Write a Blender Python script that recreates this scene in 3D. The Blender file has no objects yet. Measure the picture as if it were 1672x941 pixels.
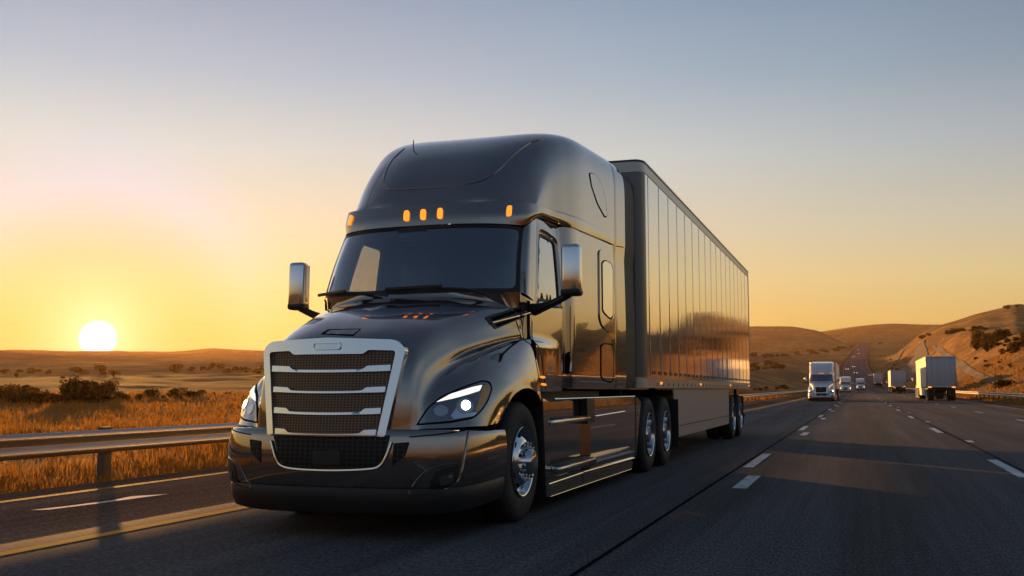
import bpy, bmesh, math, random
from mathutils import Vector, Matrix, noise, geometry
from mathutils.bvhtree import BVHTree
R = math.radians
random.seed(7)
scene = bpy.context.scene
COL = scene.collection
# ------------------------------------------------------------------ camera
F_PX, CX, CY, VPX, VPY, EYE = 1670.0, 836.0, 470.5, 1402.0, 636.0, 1.15
PITCH = math.atan((VPY - CY) / F_PX)
YAW = math.atan((VPX - CX) * math.cos(PITCH) / F_PX)
CAM_R = Vector((math.cos(YAW), math.sin(YAW), 0))
_f0 = Vector((-math.sin(YAW), math.cos(YAW), 0))
CAM_F = _f0 * math.cos(PITCH) + Vector((0, 0, math.sin(PITCH)))
CAM_U = -_f0 * math.sin(PITCH) + Vector((0, 0, math.cos(PITCH)))
EYEV = Vector((0, 0, EYE))
cam_d = bpy.data.cameras.new('camera')
cam = bpy.data.objects.new('camera', cam_d)
COL.objects.link(cam)
cam.location = EYEV
cam.rotation_euler = (math.pi / 2 + PITCH, 0, YAW)
cam_d.sensor_width = 36.0
cam_d.lens = 36.0 * F_PX / 1672.0
cam_d.clip_end = 60000
scene.camera = cam


def ray(px, py):
    return (CAM_F + CAM_R * ((px - CX) / F_PX) - CAM_U * ((py - CY) / F_PX)).normalized()


# ------------------------------------------------------------------ objects
def tag(o, label=None, cat=None, group=None, kind=None):
    if label: o['label'] = label
    if cat: o['category'] = cat
    if group: o['group'] = group
    if kind: o['kind'] = kind
    return o


def thing(name, label, cat, loc=(0, 0, 0), rz=0.0, group=None):
    o = bpy.data.objects.new(name, None)
    o.empty_display_size = 0.3
    COL.objects.link(o)
    o.location = loc
    o.rotation_euler = (0, 0, rz)
    return tag(o, label, cat, group)


def obj(name, bm, m, parent=None, sharp=35, label=None):
    me = bpy.data.meshes.new(name)
    if isinstance(m, (list, tuple)):
        for q in m: me.materials.append(q)
    else:
        me.materials.append(m)
    bm.to_mesh(me)
    bm.free()
    if sharp:
        for p in me.polygons: p.use_smooth = True
        if sharp < 180: me.set_sharp_from_angle(angle=R(sharp))
    o = bpy.data.objects.new(name, me)
    COL.objects.link(o)
    if parent: o.parent = parent
    if label: o['label'] = label
    return o


def copy_tree(o, parent=None):
    c = o.copy()
    COL.objects.link(c)
    if parent: c.parent = parent
    for ch in list(o.children): copy_tree(ch, c)
    return c


# ------------------------------------------------------------------ curves and surfaces
def cr1(p0, p1, p2, p3, t):
    t2, t3 = t * t, t * t * t
    return (p1 * 2 + (p2 - p0) * t + (p0 * 2 - p1 * 5 + p2 * 4 - p3) * t2 + (p1 * 3 - p0 - p2 * 3 + p3) * t3) * 0.5


def spl(pts, n):
    """n samples along a Catmull-Rom through pts (uniform in index)"""
    pts = [Vector(p) if not isinstance(p, (int, float)) else p for p in pts]
    k = len(pts) - 1
    out = []
    for i in range(n):
        u = k * i / (n - 1)
        j = min(int(u), k - 1)
        t = u - j
        p1, p2 = pts[j], pts[j + 1]
        p0 = pts[j - 1] if j > 0 else p1 * 2 - p2
        p3 = pts[j + 2] if j + 2 <= k else p2 * 2 - p1
        out.append(cr1(p0, p1, p2, p3, t))
    return out


def lerp_tab(tab, x):
    if x <= tab[0][0]: return tab[0][1]
    for (a, b), (c, d) in zip(tab, tab[1:]):
        if x <= c:
            return b + (d - b) * (x - a) / (c - a)
    return tab[-1][1]


def sst(a, b, x):
    if a == b: return float(x >= a)
    t = max(0.0, min(1.0, (x - a) / (b - a)))
    return t * t * (3 - 2 * t)


def surf(rows, nu, nv):
    """tensor Catmull-Rom: rows[v][u] -> dense nv x nu"""
    r2 = [spl(r, nu) for r in rows]
    cols = [spl([r[i] for r in r2], nv) for i in range(nu)]
    return [[cols[i][j] for i in range(nu)] for j in range(nv)]


def add_grid(bm, P, flip=False, mat=0, mirror=False, close=False):
    def one(fx, fl):
        V = [[bm.verts.new((p[0] * fx, p[1], p[2])) for p in r] for r in P]
        for j in range(len(P) - 1):
            m = len(P[j])
            for i in range(m if close else m - 1):
                q = [V[j][i], V[j][(i + 1) % m], V[j + 1][(i + 1) % m], V[j + 1][i]]
                if fl: q.reverse()
                try:
                    f = bm.faces.new(q)
                    f.material_index = mat
                except ValueError:
                    pass
        return V
    one(1, flip)
    if mirror: one(-1, not flip)


def fin(bm, merge=0.0008, recalc=True):
    if merge: bmesh.ops.remove_doubles(bm, verts=bm.verts, dist=merge)
    if recalc: bmesh.ops.recalc_face_normals(bm, faces=bm.faces)
    return bm


def box(bm, c, s, bevel=0.0, mat=0, rot=None, seg=2, taper=None):
    """box centred at c with full size s"""
    ret = bmesh.ops.create_cube(bm, size=1.0)
    vs = ret['verts']
    for v in vs:
        v.co = Vector((v.co.x * s[0], v.co.y * s[1], v.co.z * s[2]))
        if taper and v.co.z > 0:
            v.co.x *= taper[0]
            v.co.y *= taper[1]
    fs = set(f for v in vs for f in v.link_faces)
    if bevel > 0:
        es = list(set(e for v in vs for e in v.link_edges))
        r = bmesh.ops.bevel(bm, geom=es, offset=bevel, segments=seg, profile=0.5, affect='EDGES')
        fs = set(r['faces']) | set(f for f in fs if f.is_valid)
        vs = list(set(v for f in fs for v in f.verts))
        fs = set(f for v in vs for f in v.link_faces)
    for f in fs: f.material_index = mat
    M = Matrix.Translation(Vector(c))
    if rot: M = M @ rot.to_matrix().to_4x4() if hasattr(rot, 'to_matrix') else M @ rot
    for v in vs: v.co = M @ v.co
    return vs


def lathe(bm, prof, seg=40, axis='x', c=(0, 0, 0), mat=0, sx=1):
    """prof: list of (along axis, radius)"""
    c = Vector(c)
    rings = []
    for a, r in prof:
        ring = []
        for k in range(seg):
            t = 2 * math.pi * k / seg
            if axis == 'x': p = (a * sx, r * math.cos(t), r * math.sin(t))
            elif axis == 'y': p = (r * math.cos(t), a * sx, r * math.sin(t))
            else: p = (r * math.cos(t), r * math.sin(t), a * sx)
            ring.append(c + Vector(p))
        rings.append(ring)
    add_grid(bm, rings, mat=mat, close=True)


def tube(bm, pts, r, seg=8, mat=0, cap=True, flat=1.0, up=None):
    pts = [Vector(p) for p in pts]
    rr = r if isinstance(r, (list, tuple)) else [r] * len(pts)
    rings = []
    prev = None
    for i, p in enumerate(pts):
        t = (pts[min(i + 1, len(pts) - 1)] - pts[max(i - 1, 0)])
        if t.length < 1e-9: t = Vector((0, 0, 1))
        t.normalize()
        n = prev if prev is not None else (up if up is not None else (Vector((0, 0, 1)) if abs(t.z) < 0.9 else Vector((1, 0, 0))))
        n = (n - t * n.dot(t))
        n.normalize()
        prev = n
        b = t.cross(n)
        rings.append([p + (n * math.cos(2 * math.pi * k / seg) * flat + b * math.sin(2 * math.pi * k / seg)) * rr[i] for k in range(seg)])
    V = [[bm.verts.new(q) for q in ring] for ring in rings]
    for j in range(len(V) - 1):
        for i in range(seg):
            f = bm.faces.new([V[j][i], V[j][(i + 1) % seg], V[j + 1][(i + 1) % seg], V[j + 1][i]])
            f.material_index = mat
    if cap:
        for ring in (V[0][::-1], V[-1]):
            f = bm.faces.new(ring)
            f.material_index = mat


def prism(bm, poly, d0, d1, axis='x', mat=0, bevel=0.0):
    """poly: 2D outline; axis x -> (y,z), y -> (x,z), z -> (x,y)"""
    def P(a, b, d):
        return {'x': (d, a, b), 'y': (a, d, b), 'z': (a, b, d)}[axis]
    A = [bm.verts.new(P(a, b, d0)) for a, b in poly]
    B = [bm.verts.new(P(a, b, d1)) for a, b in poly]
    n = len(poly)
    fs = [bm.faces.new(A[::-1]), bm.faces.new(B)]
    for i in range(n):
        fs.append(bm.faces.new([A[i], A[(i + 1) % n], B[(i + 1) % n], B[i]]))
    for f in fs: f.material_index = mat
    bmesh.ops.recalc_face_normals(bm, faces=fs)
    if bevel:
        es = list(set(e for f in fs[:2] for e in f.edges))
        r = bmesh.ops.bevel(bm, geom=es, offset=bevel, segments=2, profile=0.5, affect='EDGES')
        for f in r['faces']: f.material_index = mat


def rnd(poly, r, n=5):
    """round the corners of a 2D polygon"""
    poly = [Vector(p) for p in poly]
    out = []
    m = len(poly)
    for i in range(m):
        a, b, c = poly[i - 1], poly[i], poly[(i + 1) % m]
        rr = r[i] if isinstance(r, (list, tuple)) else r
        rr = min(rr, (a - b).length * .48, (c - b).length * .48)
        if rr <= 1e-6:
            out.append(b.copy())
            continue
        p0 = b + (a - b).normalized() * rr
        p1 = b + (c - b).normalized() * rr
        for k in range(n + 1):
            t = k / n
            out.append(p0 * (1 - t) ** 2 + b * 2 * t * (1 - t) + p1 * t * t)
    return out


def resample(poly, step, closed=True):
    out = []
    m = len(poly)
    for i in range(m if closed else m - 1):
        a, b = Vector(poly[i]), Vector(poly[(i + 1) % m])
        k = max(1, int((b - a).length / step))
        for j in range(k): out.append(a + (b - a) * (j / k))
    if not closed: out.append(Vector(poly[-1]))
    return out


def fill2d(outline, step, holes=()):
    """Delaunay fill of a 2D outline with inner points -> verts, tris"""
    loops = [list(outline)] + [list(h) for h in holes]
    vs, es = [], []
    for lp in loops:
        b = len(vs)
        vs += [Vector((p[0], p[1])) for p in lp]
        es += [(b + i, b + (i + 1) % len(lp)) for i in range(len(lp))]
    nb = len(vs)

    def inside(x, y, lp):
        c = False
        for i in range(len(lp)):
            x1, y1 = lp[i][0], lp[i][1]
            x2, y2 = lp[i - 1][0], lp[i - 1][1]
            if (y1 > y) != (y2 > y) and x < (x2 - x1) * (y - y1) / (y2 - y1) + x1: c = not c
        return c
    xs = [p[0] for p in outline]
    ys = [p[1] for p in outline]
    y = min(ys) + step * .5
    k = 0
    while y < max(ys):
        x = min(xs) + step * (.5 if k % 2 else .02)
        while x < max(xs):
            if inside(x, y, loops[0]) and not any(inside(x, y, h) for h in loops[1:]):
                if min((Vector((x, y)) - q).length for q in vs[:nb]) > step * .45:
                    vs.append(Vector((x, y)))
            x += step
        y += step * .87
        k += 1
    r = geometry.delaunay_2d_cdt(vs, es, [], 0, 1e-6)
    V, Fs = r[0], r[2]
    T = []
    for f in Fs:
        c = sum((V[i] for i in f), Vector((0, 0))) / len(f)
        if inside(c.x, c.y, loops[0]) and not any(inside(c.x, c.y, h) for h in loops[1:]):
            T.append(list(f))
    return V, T, nb


# ------------------------------------------------------------------ materials
def mat(name, base=(.5, .5, .5), rough=.5, metal=0., coat=0., coat_r=.03, spec=.5, emit=None, es=0., sheen=0.):
    m = bpy.data.materials.new(name)
    m.use_nodes = True
    b = m.node_tree.nodes['Principled BSDF']
    b.inputs['Base Color'].default_value = (*base, 1)
    b.inputs['Roughness'].default_value = rough
    b.inputs['Metallic'].default_value = metal
    b.inputs['Coat Weight'].default_value = coat
    b.inputs['Coat Roughness'].default_value = coat_r
    b.inputs['Specular IOR Level'].default_value = spec
    if sheen:
        b.inputs['Sheen Weight'].default_value = sheen
    if emit:
        b.inputs['Emission Color'].default_value = (*emit, 1)
        b.inputs['Emission Strength'].default_value = es
    return m


class NT:
    """tiny node-tree writer"""
    def __init__(s, tree):
        s.t = tree
        s.n = tree.nodes
        s.l = tree.links

    def add(s, kind, **kw):
        n = s.n.new(kind)
        for k, v in kw.items():
            if k.startswith('i_'):
                key = k[2:].replace('_', ' ')
                n.inputs[int(key) if key.isdigit() else key].default_value = v
            else:
                setattr(n, k, v)
        return n

    def link(s, a, b):
        s.l.new(a, b)

    def math(s, op, a, b=None, clamp=False):
        n = s.n.new('ShaderNodeMath')
        n.operation = op
        n.use_clamp = clamp
        for i, x in enumerate((a, b)):
            if x is None: continue
            if isinstance(x, (int, float)): n.inputs[i].default_value = x
            else: s.l.new(x, n.inputs[i])
        return n.outputs[0]

    def mix(s, f, a, b, kind='MIX'):
        n = s.n.new('ShaderNodeMix')
        n.data_type = 'RGBA'
        n.blend_type = kind
        for idx, x in ((0, f), (6, a), (7, b)):
            if isinstance(x, (int, float)): n.inputs[idx].default_value = x
            elif isinstance(x, tuple): n.inputs[idx].default_value = (*x, 1) if len(x) == 3 else x
            else: s.l.new(x, n.inputs[idx])
        return n.outputs[2]

    def ramp(s, f, stops, interp='LINEAR'):
        n = s.n.new('ShaderNodeValToRGB')
        cr = n.color_ramp
        cr.interpolation = interp
        while len(cr.elements) < len(stops): cr.elements.new(.5)
        for e, (p, c) in zip(cr.elements, stops):
            e.position = p
            e.color = (*c, 1) if len(c) == 3 else c
        s.l.new(f, n.inputs[0])
        return n.outputs[0]

    def noise(s, vec, scale, detail=4, rough=.55, dist=0.):
        n = s.n.new('ShaderNodeTexNoise')
        n.inputs['Scale'].default_value = scale
        n.inputs['Detail'].default_value = detail
        n.inputs['Roughness'].default_value = rough
        n.inputs['Distortion'].default_value = dist
        if vec is not None: s.l.new(vec, n.inputs['Vector'])
        return n.outputs['Fac']

    def mapping(s, vec, scale=(1, 1, 1), loc=(0, 0, 0), rot=(0, 0, 0)):
        n = s.n.new('ShaderNodeMapping')
        n.inputs['Scale'].default_value = scale
        n.inputs['Location'].default_value = loc
        n.inputs['Rotation'].default_value = rot
        s.l.new(vec, n.inputs['Vector'])
        return n.outputs[0]

    def bump(s, h, strength=.3, dist=.02):
        n = s.n.new('ShaderNodeBump')
        n.inputs['Strength'].default_value = strength
        n.inputs['Distance'].default_value = dist
        s.l.new(h, n.inputs['Height'])
        return n.outputs[0]


def srgb(r, g, b):
    def c(v):
        v /= 255.
        return v / 12.92 if v <= .04045 else ((v + .055) / 1.055) ** 2.4
    return (c(r), c(g), c(b))
# ------------------------------------------------------------------ sky, sun
SUN = ray(160, 553)
SUN_EL = math.asin(SUN.z)
SUN_ROT = math.atan2(SUN.x, SUN.y)
world = bpy.data.worlds.new('World')
scene.world = world
world.use_nodes = True
nt = NT(world.node_tree)
nt.n.clear()
w_out = nt.add('ShaderNodeOutputWorld')
bg = nt.add('ShaderNodeBackground')
sky = nt.add('ShaderNodeTexSky')
sky.sky_type = 'NISHITA'
sky.sun_disc = False
sky.sun_elevation = SUN_EL
sky.sun_rotation = SUN_ROT
sky.air_density = 1.3
sky.dust_density = 2.5
sky.ozone_density = 1.5
tc = nt.add('ShaderNodeTexCoord')
nrm = nt.add('ShaderNodeVectorMath', operation='NORMALIZE')
nt.link(tc.outputs['Generated'], nrm.inputs[0])
DIRV = nrm.outputs[0]
sep = nt.add('ShaderNodeSeparateXYZ')
nt.link(DIRV, sep.inputs[0])
el = nt.math('MULTIPLY', nt.math('ARCSINE', sep.outputs[2]), 2 / math.pi)       # 0 horizon .. 1 zenith
# sunward clear dusk sky (elevation ramp), degrees / 90
def e(d): return max(0., d / 90.)
sunward = nt.ramp(el, [(0, srgb(205, 186, 94)), (e(3), srgb(212, 200, 114)), (e(6), srgb(221, 212, 156)), (e(9), srgb(216, 213, 188)),
                       (e(13), srgb(197, 211, 212)), (e(17), srgb(160, 188, 207)), (e(22), srgb(126, 160, 189)), (e(34), srgb(100, 124, 150)), (e(60), srgb(66, 88, 116)), (1, srgb(54, 74, 104))])
sideward = nt.ramp(el, [(0, srgb(212, 158, 80)), (e(3), srgb(220, 184, 112)), (e(6), srgb(223, 202, 152)), (e(9), srgb(200, 196, 180)),
                        (e(13), srgb(164, 175, 184)), (e(17), srgb(132, 151, 170)), (e(22), srgb(106, 131, 157)), (e(34), srgb(92, 114, 140)), (e(60), srgb(62, 82, 110)), (1, srgb(54, 74, 104))])
anti = nt.ramp(el, [(0, srgb(116, 92, 82)), (e(4), srgb(144, 132, 128)), (e(9), srgb(150, 162, 178)), (e(16), srgb(128, 150, 176)), (e(28), srgb(86, 107, 132)), (e(50), srgb(68, 88, 116)), (1, srgb(54, 74, 104))])
sh = Vector((SUN.x, SUN.y, 0)).normalized()
dsun = nt.add('ShaderNodeVectorMath', operation='DOT_PRODUCT')
nt.link(DIRV, dsun.inputs[0])
dsun.inputs[1].default_value = sh
hl = nt.math('SQRT', nt.math('MAXIMUM', nt.math('SUBTRACT', 1.0, nt.math('MULTIPLY', sep.outputs[2], sep.outputs[2])), 1e-4))
caz = nt.math('DIVIDE', dsun.outputs['Value'], hl)                                # cos of azimuth from the sun
f1 = nt.add('ShaderNodeMapRange', interpolation_type='SMOOTHSTEP')
nt.link(caz, f1.inputs[0])
f1.inputs[1].default_value, f1.inputs[2].default_value = math.cos(R(58)), math.cos(R(8))
f2 = nt.add('ShaderNodeMapRange', interpolation_type='SMOOTHSTEP')
nt.link(caz, f2.inputs[0])
f2.inputs[1].default_value, f2.inputs[2].default_value = math.cos(R(150)), math.cos(R(62))
grade = nt.mix(f1.outputs[0], nt.mix(f2.outputs[0], anti, sideward), sunward)
# glow of the low sun in the dusty air, and the disc itself
d3 = nt.add('ShaderNodeVectorMath', operation='DOT_PRODUCT')
nt.link(DIRV, d3.inputs[0])
d3.inputs[1].default_value = SUN
ang = nt.math('MULTIPLY', nt.math('ARCCOSINE', nt.math('MINIMUM', d3.outputs['Value'], 1.0)), 180 / math.pi)
near = nt.ramp(nt.math('DIVIDE', ang, 24.), [(0, (.3, .72, .8)), (4.5 / 24, (.4, .86, .95)), (8 / 24, (.72, 1.06, 1.45)), (11 / 24, (.80, 1.06, 1.12)), (14 / 24, (.84, 1.04, 1.06)), (18 / 24, (.88, 1.02, 1.03)), (1, (.92, 1, 1.01))])
grade = nt.mix(1.0, grade, near, 'MULTIPLY')
halo = nt.math('POWER', 2.718, nt.math('MULTIPLY', ang, -1 / 1.75))
halo2 = nt.math('POWER', 2.718, nt.math('MULTIPLY', ang, -1 / 5.5))
glow = nt.mix(1.0, nt.mix(halo, (0, 0, 0), (1.1, .86, .66)), nt.mix(halo2, (0, 0, 0), (.04, .02, .005)), 'ADD')
disc = nt.add('ShaderNodeMapRange', interpolation_type='SMOOTHSTEP')
nt.link(ang, disc.inputs[0])
disc.inputs[1].default_value, disc.inputs[2].default_value = 1.02, 0.55
glow = nt.mix(1.0, glow, nt.mix(disc.outputs[0], (0, 0, 0), (6, 5.2, 3.6)), 'ADD')
# faint uneven veils of haze so that the gradient is not mathematically even
veil = nt.noise(nt.mapping(DIRV, (1.6, 1.6, 9)), 1.7, 5, .55, .4)
veilf = nt.math('ADD', .955, nt.math('MULTIPLY', veil, .09))
vr = nt.add('ShaderNodeCombineXYZ')
for k in range(3): nt.link(veilf, vr.inputs[k])
grade = nt.mix(1.0, grade, vr.outputs[0], 'MULTIPLY')
SKY_K = 0.12
skyc = nt.mix(1.0, sky.outputs[0], (SKY_K * .06,) * 3, 'MULTIPLY')
total = nt.mix(1.0, nt.mix(1.0, grade, (.97,) * 3, 'MULTIPLY'), skyc, 'ADD')
total = nt.mix(1.0, total, glow, 'ADD')
nt.link(total, bg.inputs['Color'])
bg.inputs['Strength'].default_value = 0.6
nt.link(bg.outputs[0], w_out.inputs['Surface'])
sun_d = bpy.data.lights.new('sun', 'SUN')
sun_d.energy = 5.0
sun_d.angle = R(0.6)
sun_d.color = (1.0, .47, .12)
sun = bpy.data.objects.new('sun', sun_d)
COL.objects.link(sun)
sun.rotation_euler = SUN.to_track_quat('Z', 'Y').to_euler()

# ------------------------------------------------------------------ terrain
ROADX = [(-400, 0), (420, 0), (720, -3.4), (1300, 3), (2270, 17.5), (2800, 24)]
ROADZ = [(-400, 0), (60, 0), (100, .1), (185, .36), (220, .5), (300, .85), (360, 1.8), (420, 3.4), (550, 8.6), (720, 16), (1000, 31.), (1600, 63), (2270, 99.5), (2450, 103), (2700, 96), (3200, 60), (9000, 0)]


def road_x(y): return (lerp_tab(ROADX, y - 60) + lerp_tab(ROADX, y) + lerp_tab(ROADX, y + 60)) / 3


def road_z(y):
    w = 4 + max(0, y) * .05
    return (lerp_tab(ROADZ, y - w) + lerp_tab(ROADZ, y) * 2 + lerp_tab(ROADZ, y + w)) / 4


def th_px(px): return math.degrees(math.atan((px - CX) * math.cos(PITCH) / F_PX) - YAW)


def zpx(th, up, r):
    """height that stands `up` photo pixels above eye level at azimuth th, distance r"""
    return EYE + up * r * math.cos(min(R(60), abs(R(th) + YAW))) / F_PX


BASE = [(0, -.05), (20, -.05), (45, -.25), (90, -.1), (150, .9), (220, 2.6), (350, 7), (500, 13), (720, 21), (1000, 31), (1500, 50), (2200, 74), (3000, 80), (6000, 60)]
R1 = [(th_px(x), u) for x, u in ((-900, 58), (-400, 70), (0, 54), (80, 50), (160, 46), (235, 57), (340, 66), (430, 61), (520, 58), (800, 66), (1000, 80), (1226, 105), (1300, 102), (1350, 95), (1436, 88), (1500, 80), (1672, 60))] + [(30, 60), (60, 75), (100, 55), (140, 70), (180, 60)]
R2 = [(th_px(x), u) for x, u in ((0, 40), (1000, 70), (1250, 85), (1350, 97), (1400, 104), (1458, 108), (1500, 106), (1560, 105), (1672, 100))] + [(30, 90), (60, 50), (180, 50)]
HA = [(th_px(x), u) for x, u in ((1330, 30), (1402, 50), (1440, 62), (1480, 80), (1515, 94), (1545, 105), (1572, 113), (1600, 122), (1640, 131), (1672, 139))] + \
     [(8.6, 128), (9.4, 108), (10.8, 92), (11.5, 118), (12.2, 168), (12.8, 122), (13.5, 104), (14.6, 116), (15.6, 112), (16.7, 78), (17.7, 118), (19, 142), (22, 170), (26, 140), (31, 120), (40, 135), (55, 100), (80, 70), (120, 60), (180, 50)]


def tab_s(tab, th):
    return (lerp_tab(tab, th - .3) + lerp_tab(tab, th) * 2 + lerp_tab(tab, th + .3)) / 4


def H(x, y):
    r = math.hypot(x, y)
    if r < .5: return -.06
    th = math.degrees(math.atan2(x, y))
    if th < -150: th = -360 - th if False else abs(th)
    z = lerp_tab(BASE, r)
    if th > -3:
        z *= 1 - .85 * sst(-3, 6, th) * (1 - sst(900, 1500, r))
    n1 = noise.fractal(Vector((x * .0021, y * .0021, 3.1)), .9, 2.1, 5)
    n2 = noise.fractal(Vector((x * .012, y * .012, 9.7)), .9, 2.1, 4)
    n3 = noise.fractal(Vector((x * .09, y * .09, 5.2)), 1., 2., 3)
    grow = sst(30, 500, r)
    z += n1 * 6.5 * sst(60, 900, r) + n2 * (.25 + 1.9 * grow) + n3 * (.06 + .22 * grow)
    # far ridge line on the left and beyond the road
    def ridge(peak, tab, start, end, p=1.0):
        up = tab_s(tab, th)
        zt = zpx(th, up, peak)
        if r < peak: s = max(0., (r - start) / (peak - start)) ** p
        else: s = 1 - .75 * sst(peak, end, r)
        return zt * s
    a = ridge(2050, R1, 800, 3600, 1.15) + n1 * 3.5 * grow + n2 * 2.2
    a += 17 * noise.fractal(Vector((x * .0042, y * .0042, 2.2)), 1., 2., 4) * sst(850, 1150, r) * (1 - sst(1600, 2000, r))
    z += 5 * noise.fractal(Vector((x * .006, y * .006, 8.8)), 1., 2., 3) * sst(300, 600, r) * (1 - sst(900, 1200, r))
    b = ridge(2950, R2, 2000, 4300, 1.0) + n1 * 5
    c = -50.
    if th > -4:
        c = ridge(930, HA, 60, 2100, 1.12) * sst(-3.5, 1.5, th) + (n1 * 9 + n2 * 3.6 - 7. * abs(noise.noise(Vector((x * .006, y * .0028, 7.7)))) ** .7 + 2.) * sst(150, 600, r) * (1 - .6 * sst(700, 930, r))
    k = 6.0 * grow + .2
    def smax(p, q):
        h_ = max(k - abs(p - q), 0) / k
        return max(p, q) + h_ * h_ * k * .25
    z = smax(smax(z, a if r > 800 else -50), smax(b if r > 2000 else -50, c))
    # the road cutting
    d = abs(x - road_x(y))
    if y > -400 and y < 2600:
        zr = road_z(y)
        w = sst(11.6 + max(0, y) * .002, 30 + max(0, y) * .03, d)
        lo = zr - .12 - max(0, y - 80) * .0013
        z = lo * (1 - w) + z * w
    elif y <= -400:
        pass
    if r < 45: z = min(z, -.06 + max(0, d - 12) * .02)
    return z


def hit(px, py, r0=4.0):
    """where the photo pixel's ray meets the ground"""
    d = ray(px, py)
    t, prev = r0, r0
    while t < 9000:
        p = EYEV + d * t
        if p.z < H(p.x, p.y):
            lo, hi = prev, t
            for _ in range(24):
                m = (lo + hi) / 2
                q = EYEV + d * m
                if q.z < H(q.x, q.y): hi = m
                else: lo = m
            return EYEV + d * hi
        prev = t
        t *= 1.012
    return None


def build_terrain(m):
    ths = []
    t = -52.0
    while t < 30:
        ths.append(t)
        t += .22 if (-9 < t < 14) else .36
    while t < 308:
        ths.append(t)
        t += 2.2 if t > 60 else 1.0
    rs = [2.5]
    while rs[-1] < 3350: rs.append(rs[-1] * (1.027 if rs[-1] < 3000 else 1.04))
    P = []
    for r_ in rs:
        row = []
        for a in ths:
            far = lerp_tab([(-52, 2600), (-9, 2600), (-5.5, 3350), (14, 3350), (30, 3000), (300, 3000), (308, 2600)], a)
            r = r_ if r_ < 1500 else 1500 + (r_ - 1500) * (far - 1500) / (rs[-1] - 1500)
            row.append(Vector((r * math.sin(R(a)), r * math.cos(R(a)), H(r * math.sin(R(a)), r * math.cos(R(a))))))
        P.append(row)
    bm = bmesh.new()
    add_grid(bm, P, close=True, flip=True)
    c = bm.verts.new((0, 0, -.06))
    bm.verts.ensure_lookup_table()
    n = len(ths)
    for i in range(n):
        bm.faces.new([bm.verts[i], bm.verts[(i + 1) % n], c])
    bmesh.ops.recalc_face_normals(bm, faces=bm.faces)
    o = obj('ground', bm, m, None, sharp=180)
    if o.data.polygons[1000].normal.z < 0: o.data.flip_normals()
    return tag(o, kind='structure')


def m_terrain():
    m = bpy.data.materials.new('dry_hill_grass')
    m.use_nodes = True
    t = NT(m.node_tree)
    b = t.n['Principled BSDF']
    geo = t.add('ShaderNodeNewGeometry')
    pos = geo.outputs['Position']
    big = t.noise(t.mapping(pos, (.004, .0025, .004)), 1.0, 6, .62, .6)
    mid = t.noise(t.mapping(pos, (.03, .016, .03)), 1.0, 6, .62, .5)
    fine = t.noise(pos, 1.3, 5, .65)
    grass = t.ramp(t.math('ADD', t.math('MULTIPLY', big, .6), t.math('MULTIPLY', mid, .4)), [(.34, (.20, .100, .034)), (.45, (.40, .200, .052)), (.53, (.55, .285, .072)), (.64, (.68, .37, .10))])
    grass = t.mix(t.math('MULTIPLY', fine, .4), grass, (.12, .07, .03), 'MULTIPLY')
    grass = t.mix(.55, grass, t.mix(1.0, grass, t.ramp(fine, [(.3, (.55, .55, .55)), (.7, (1.45, 1.45, 1.45))]), 'MULTIPLY'))
    band = t.noise(t.mapping(pos, (.10, .035, .25), (3, 9, 0)), 1.0, 7, .7, .6)
    grass = t.mix(.85, grass, t.mix(1.0, grass, t.ramp(band, [(.36, (.42, .36, .34)), (.5, (1, 1, 1)), (.62, (1.5, 1.42, 1.3))]), 'MULTIPLY'))
    # scrub and bare earth patches
    scr = t.noise(t.mapping(pos, (.011, .007, .011), (40, 7, 0)), 1.0, 8, .68, .8)
    scrub = t.ramp(scr, [(.50, (0, 0, 0)), (.57, (1, 1, 1))])
    c = t.mix(t.math('MULTIPLY', scrub, .7), grass, (.12, .075, .03))
    t.link(c, b.inputs['Base Color'])
    b.inputs['Roughness'].default_value = .95
    b.inputs['Specular IOR Level'].default_value = .1
    b.inputs['Sheen Weight'].default_value = .25
    b.inputs['Sheen Tint'].default_value = (1, .72, .4, 1)
    b.inputs['Sheen Roughness'].default_value = .5
    hgt = t.math('ADD', t.math('MULTIPLY', fine, .4), t.math('MULTIPLY', t.noise(pos, .22, 5, .6), 1.4))
    t.link(t.bump(hgt, 1.0, 2.2), b.inputs['Normal'])
    return m


M_GROUND = m_terrain()
build_terrain(M_GROUND)


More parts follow.
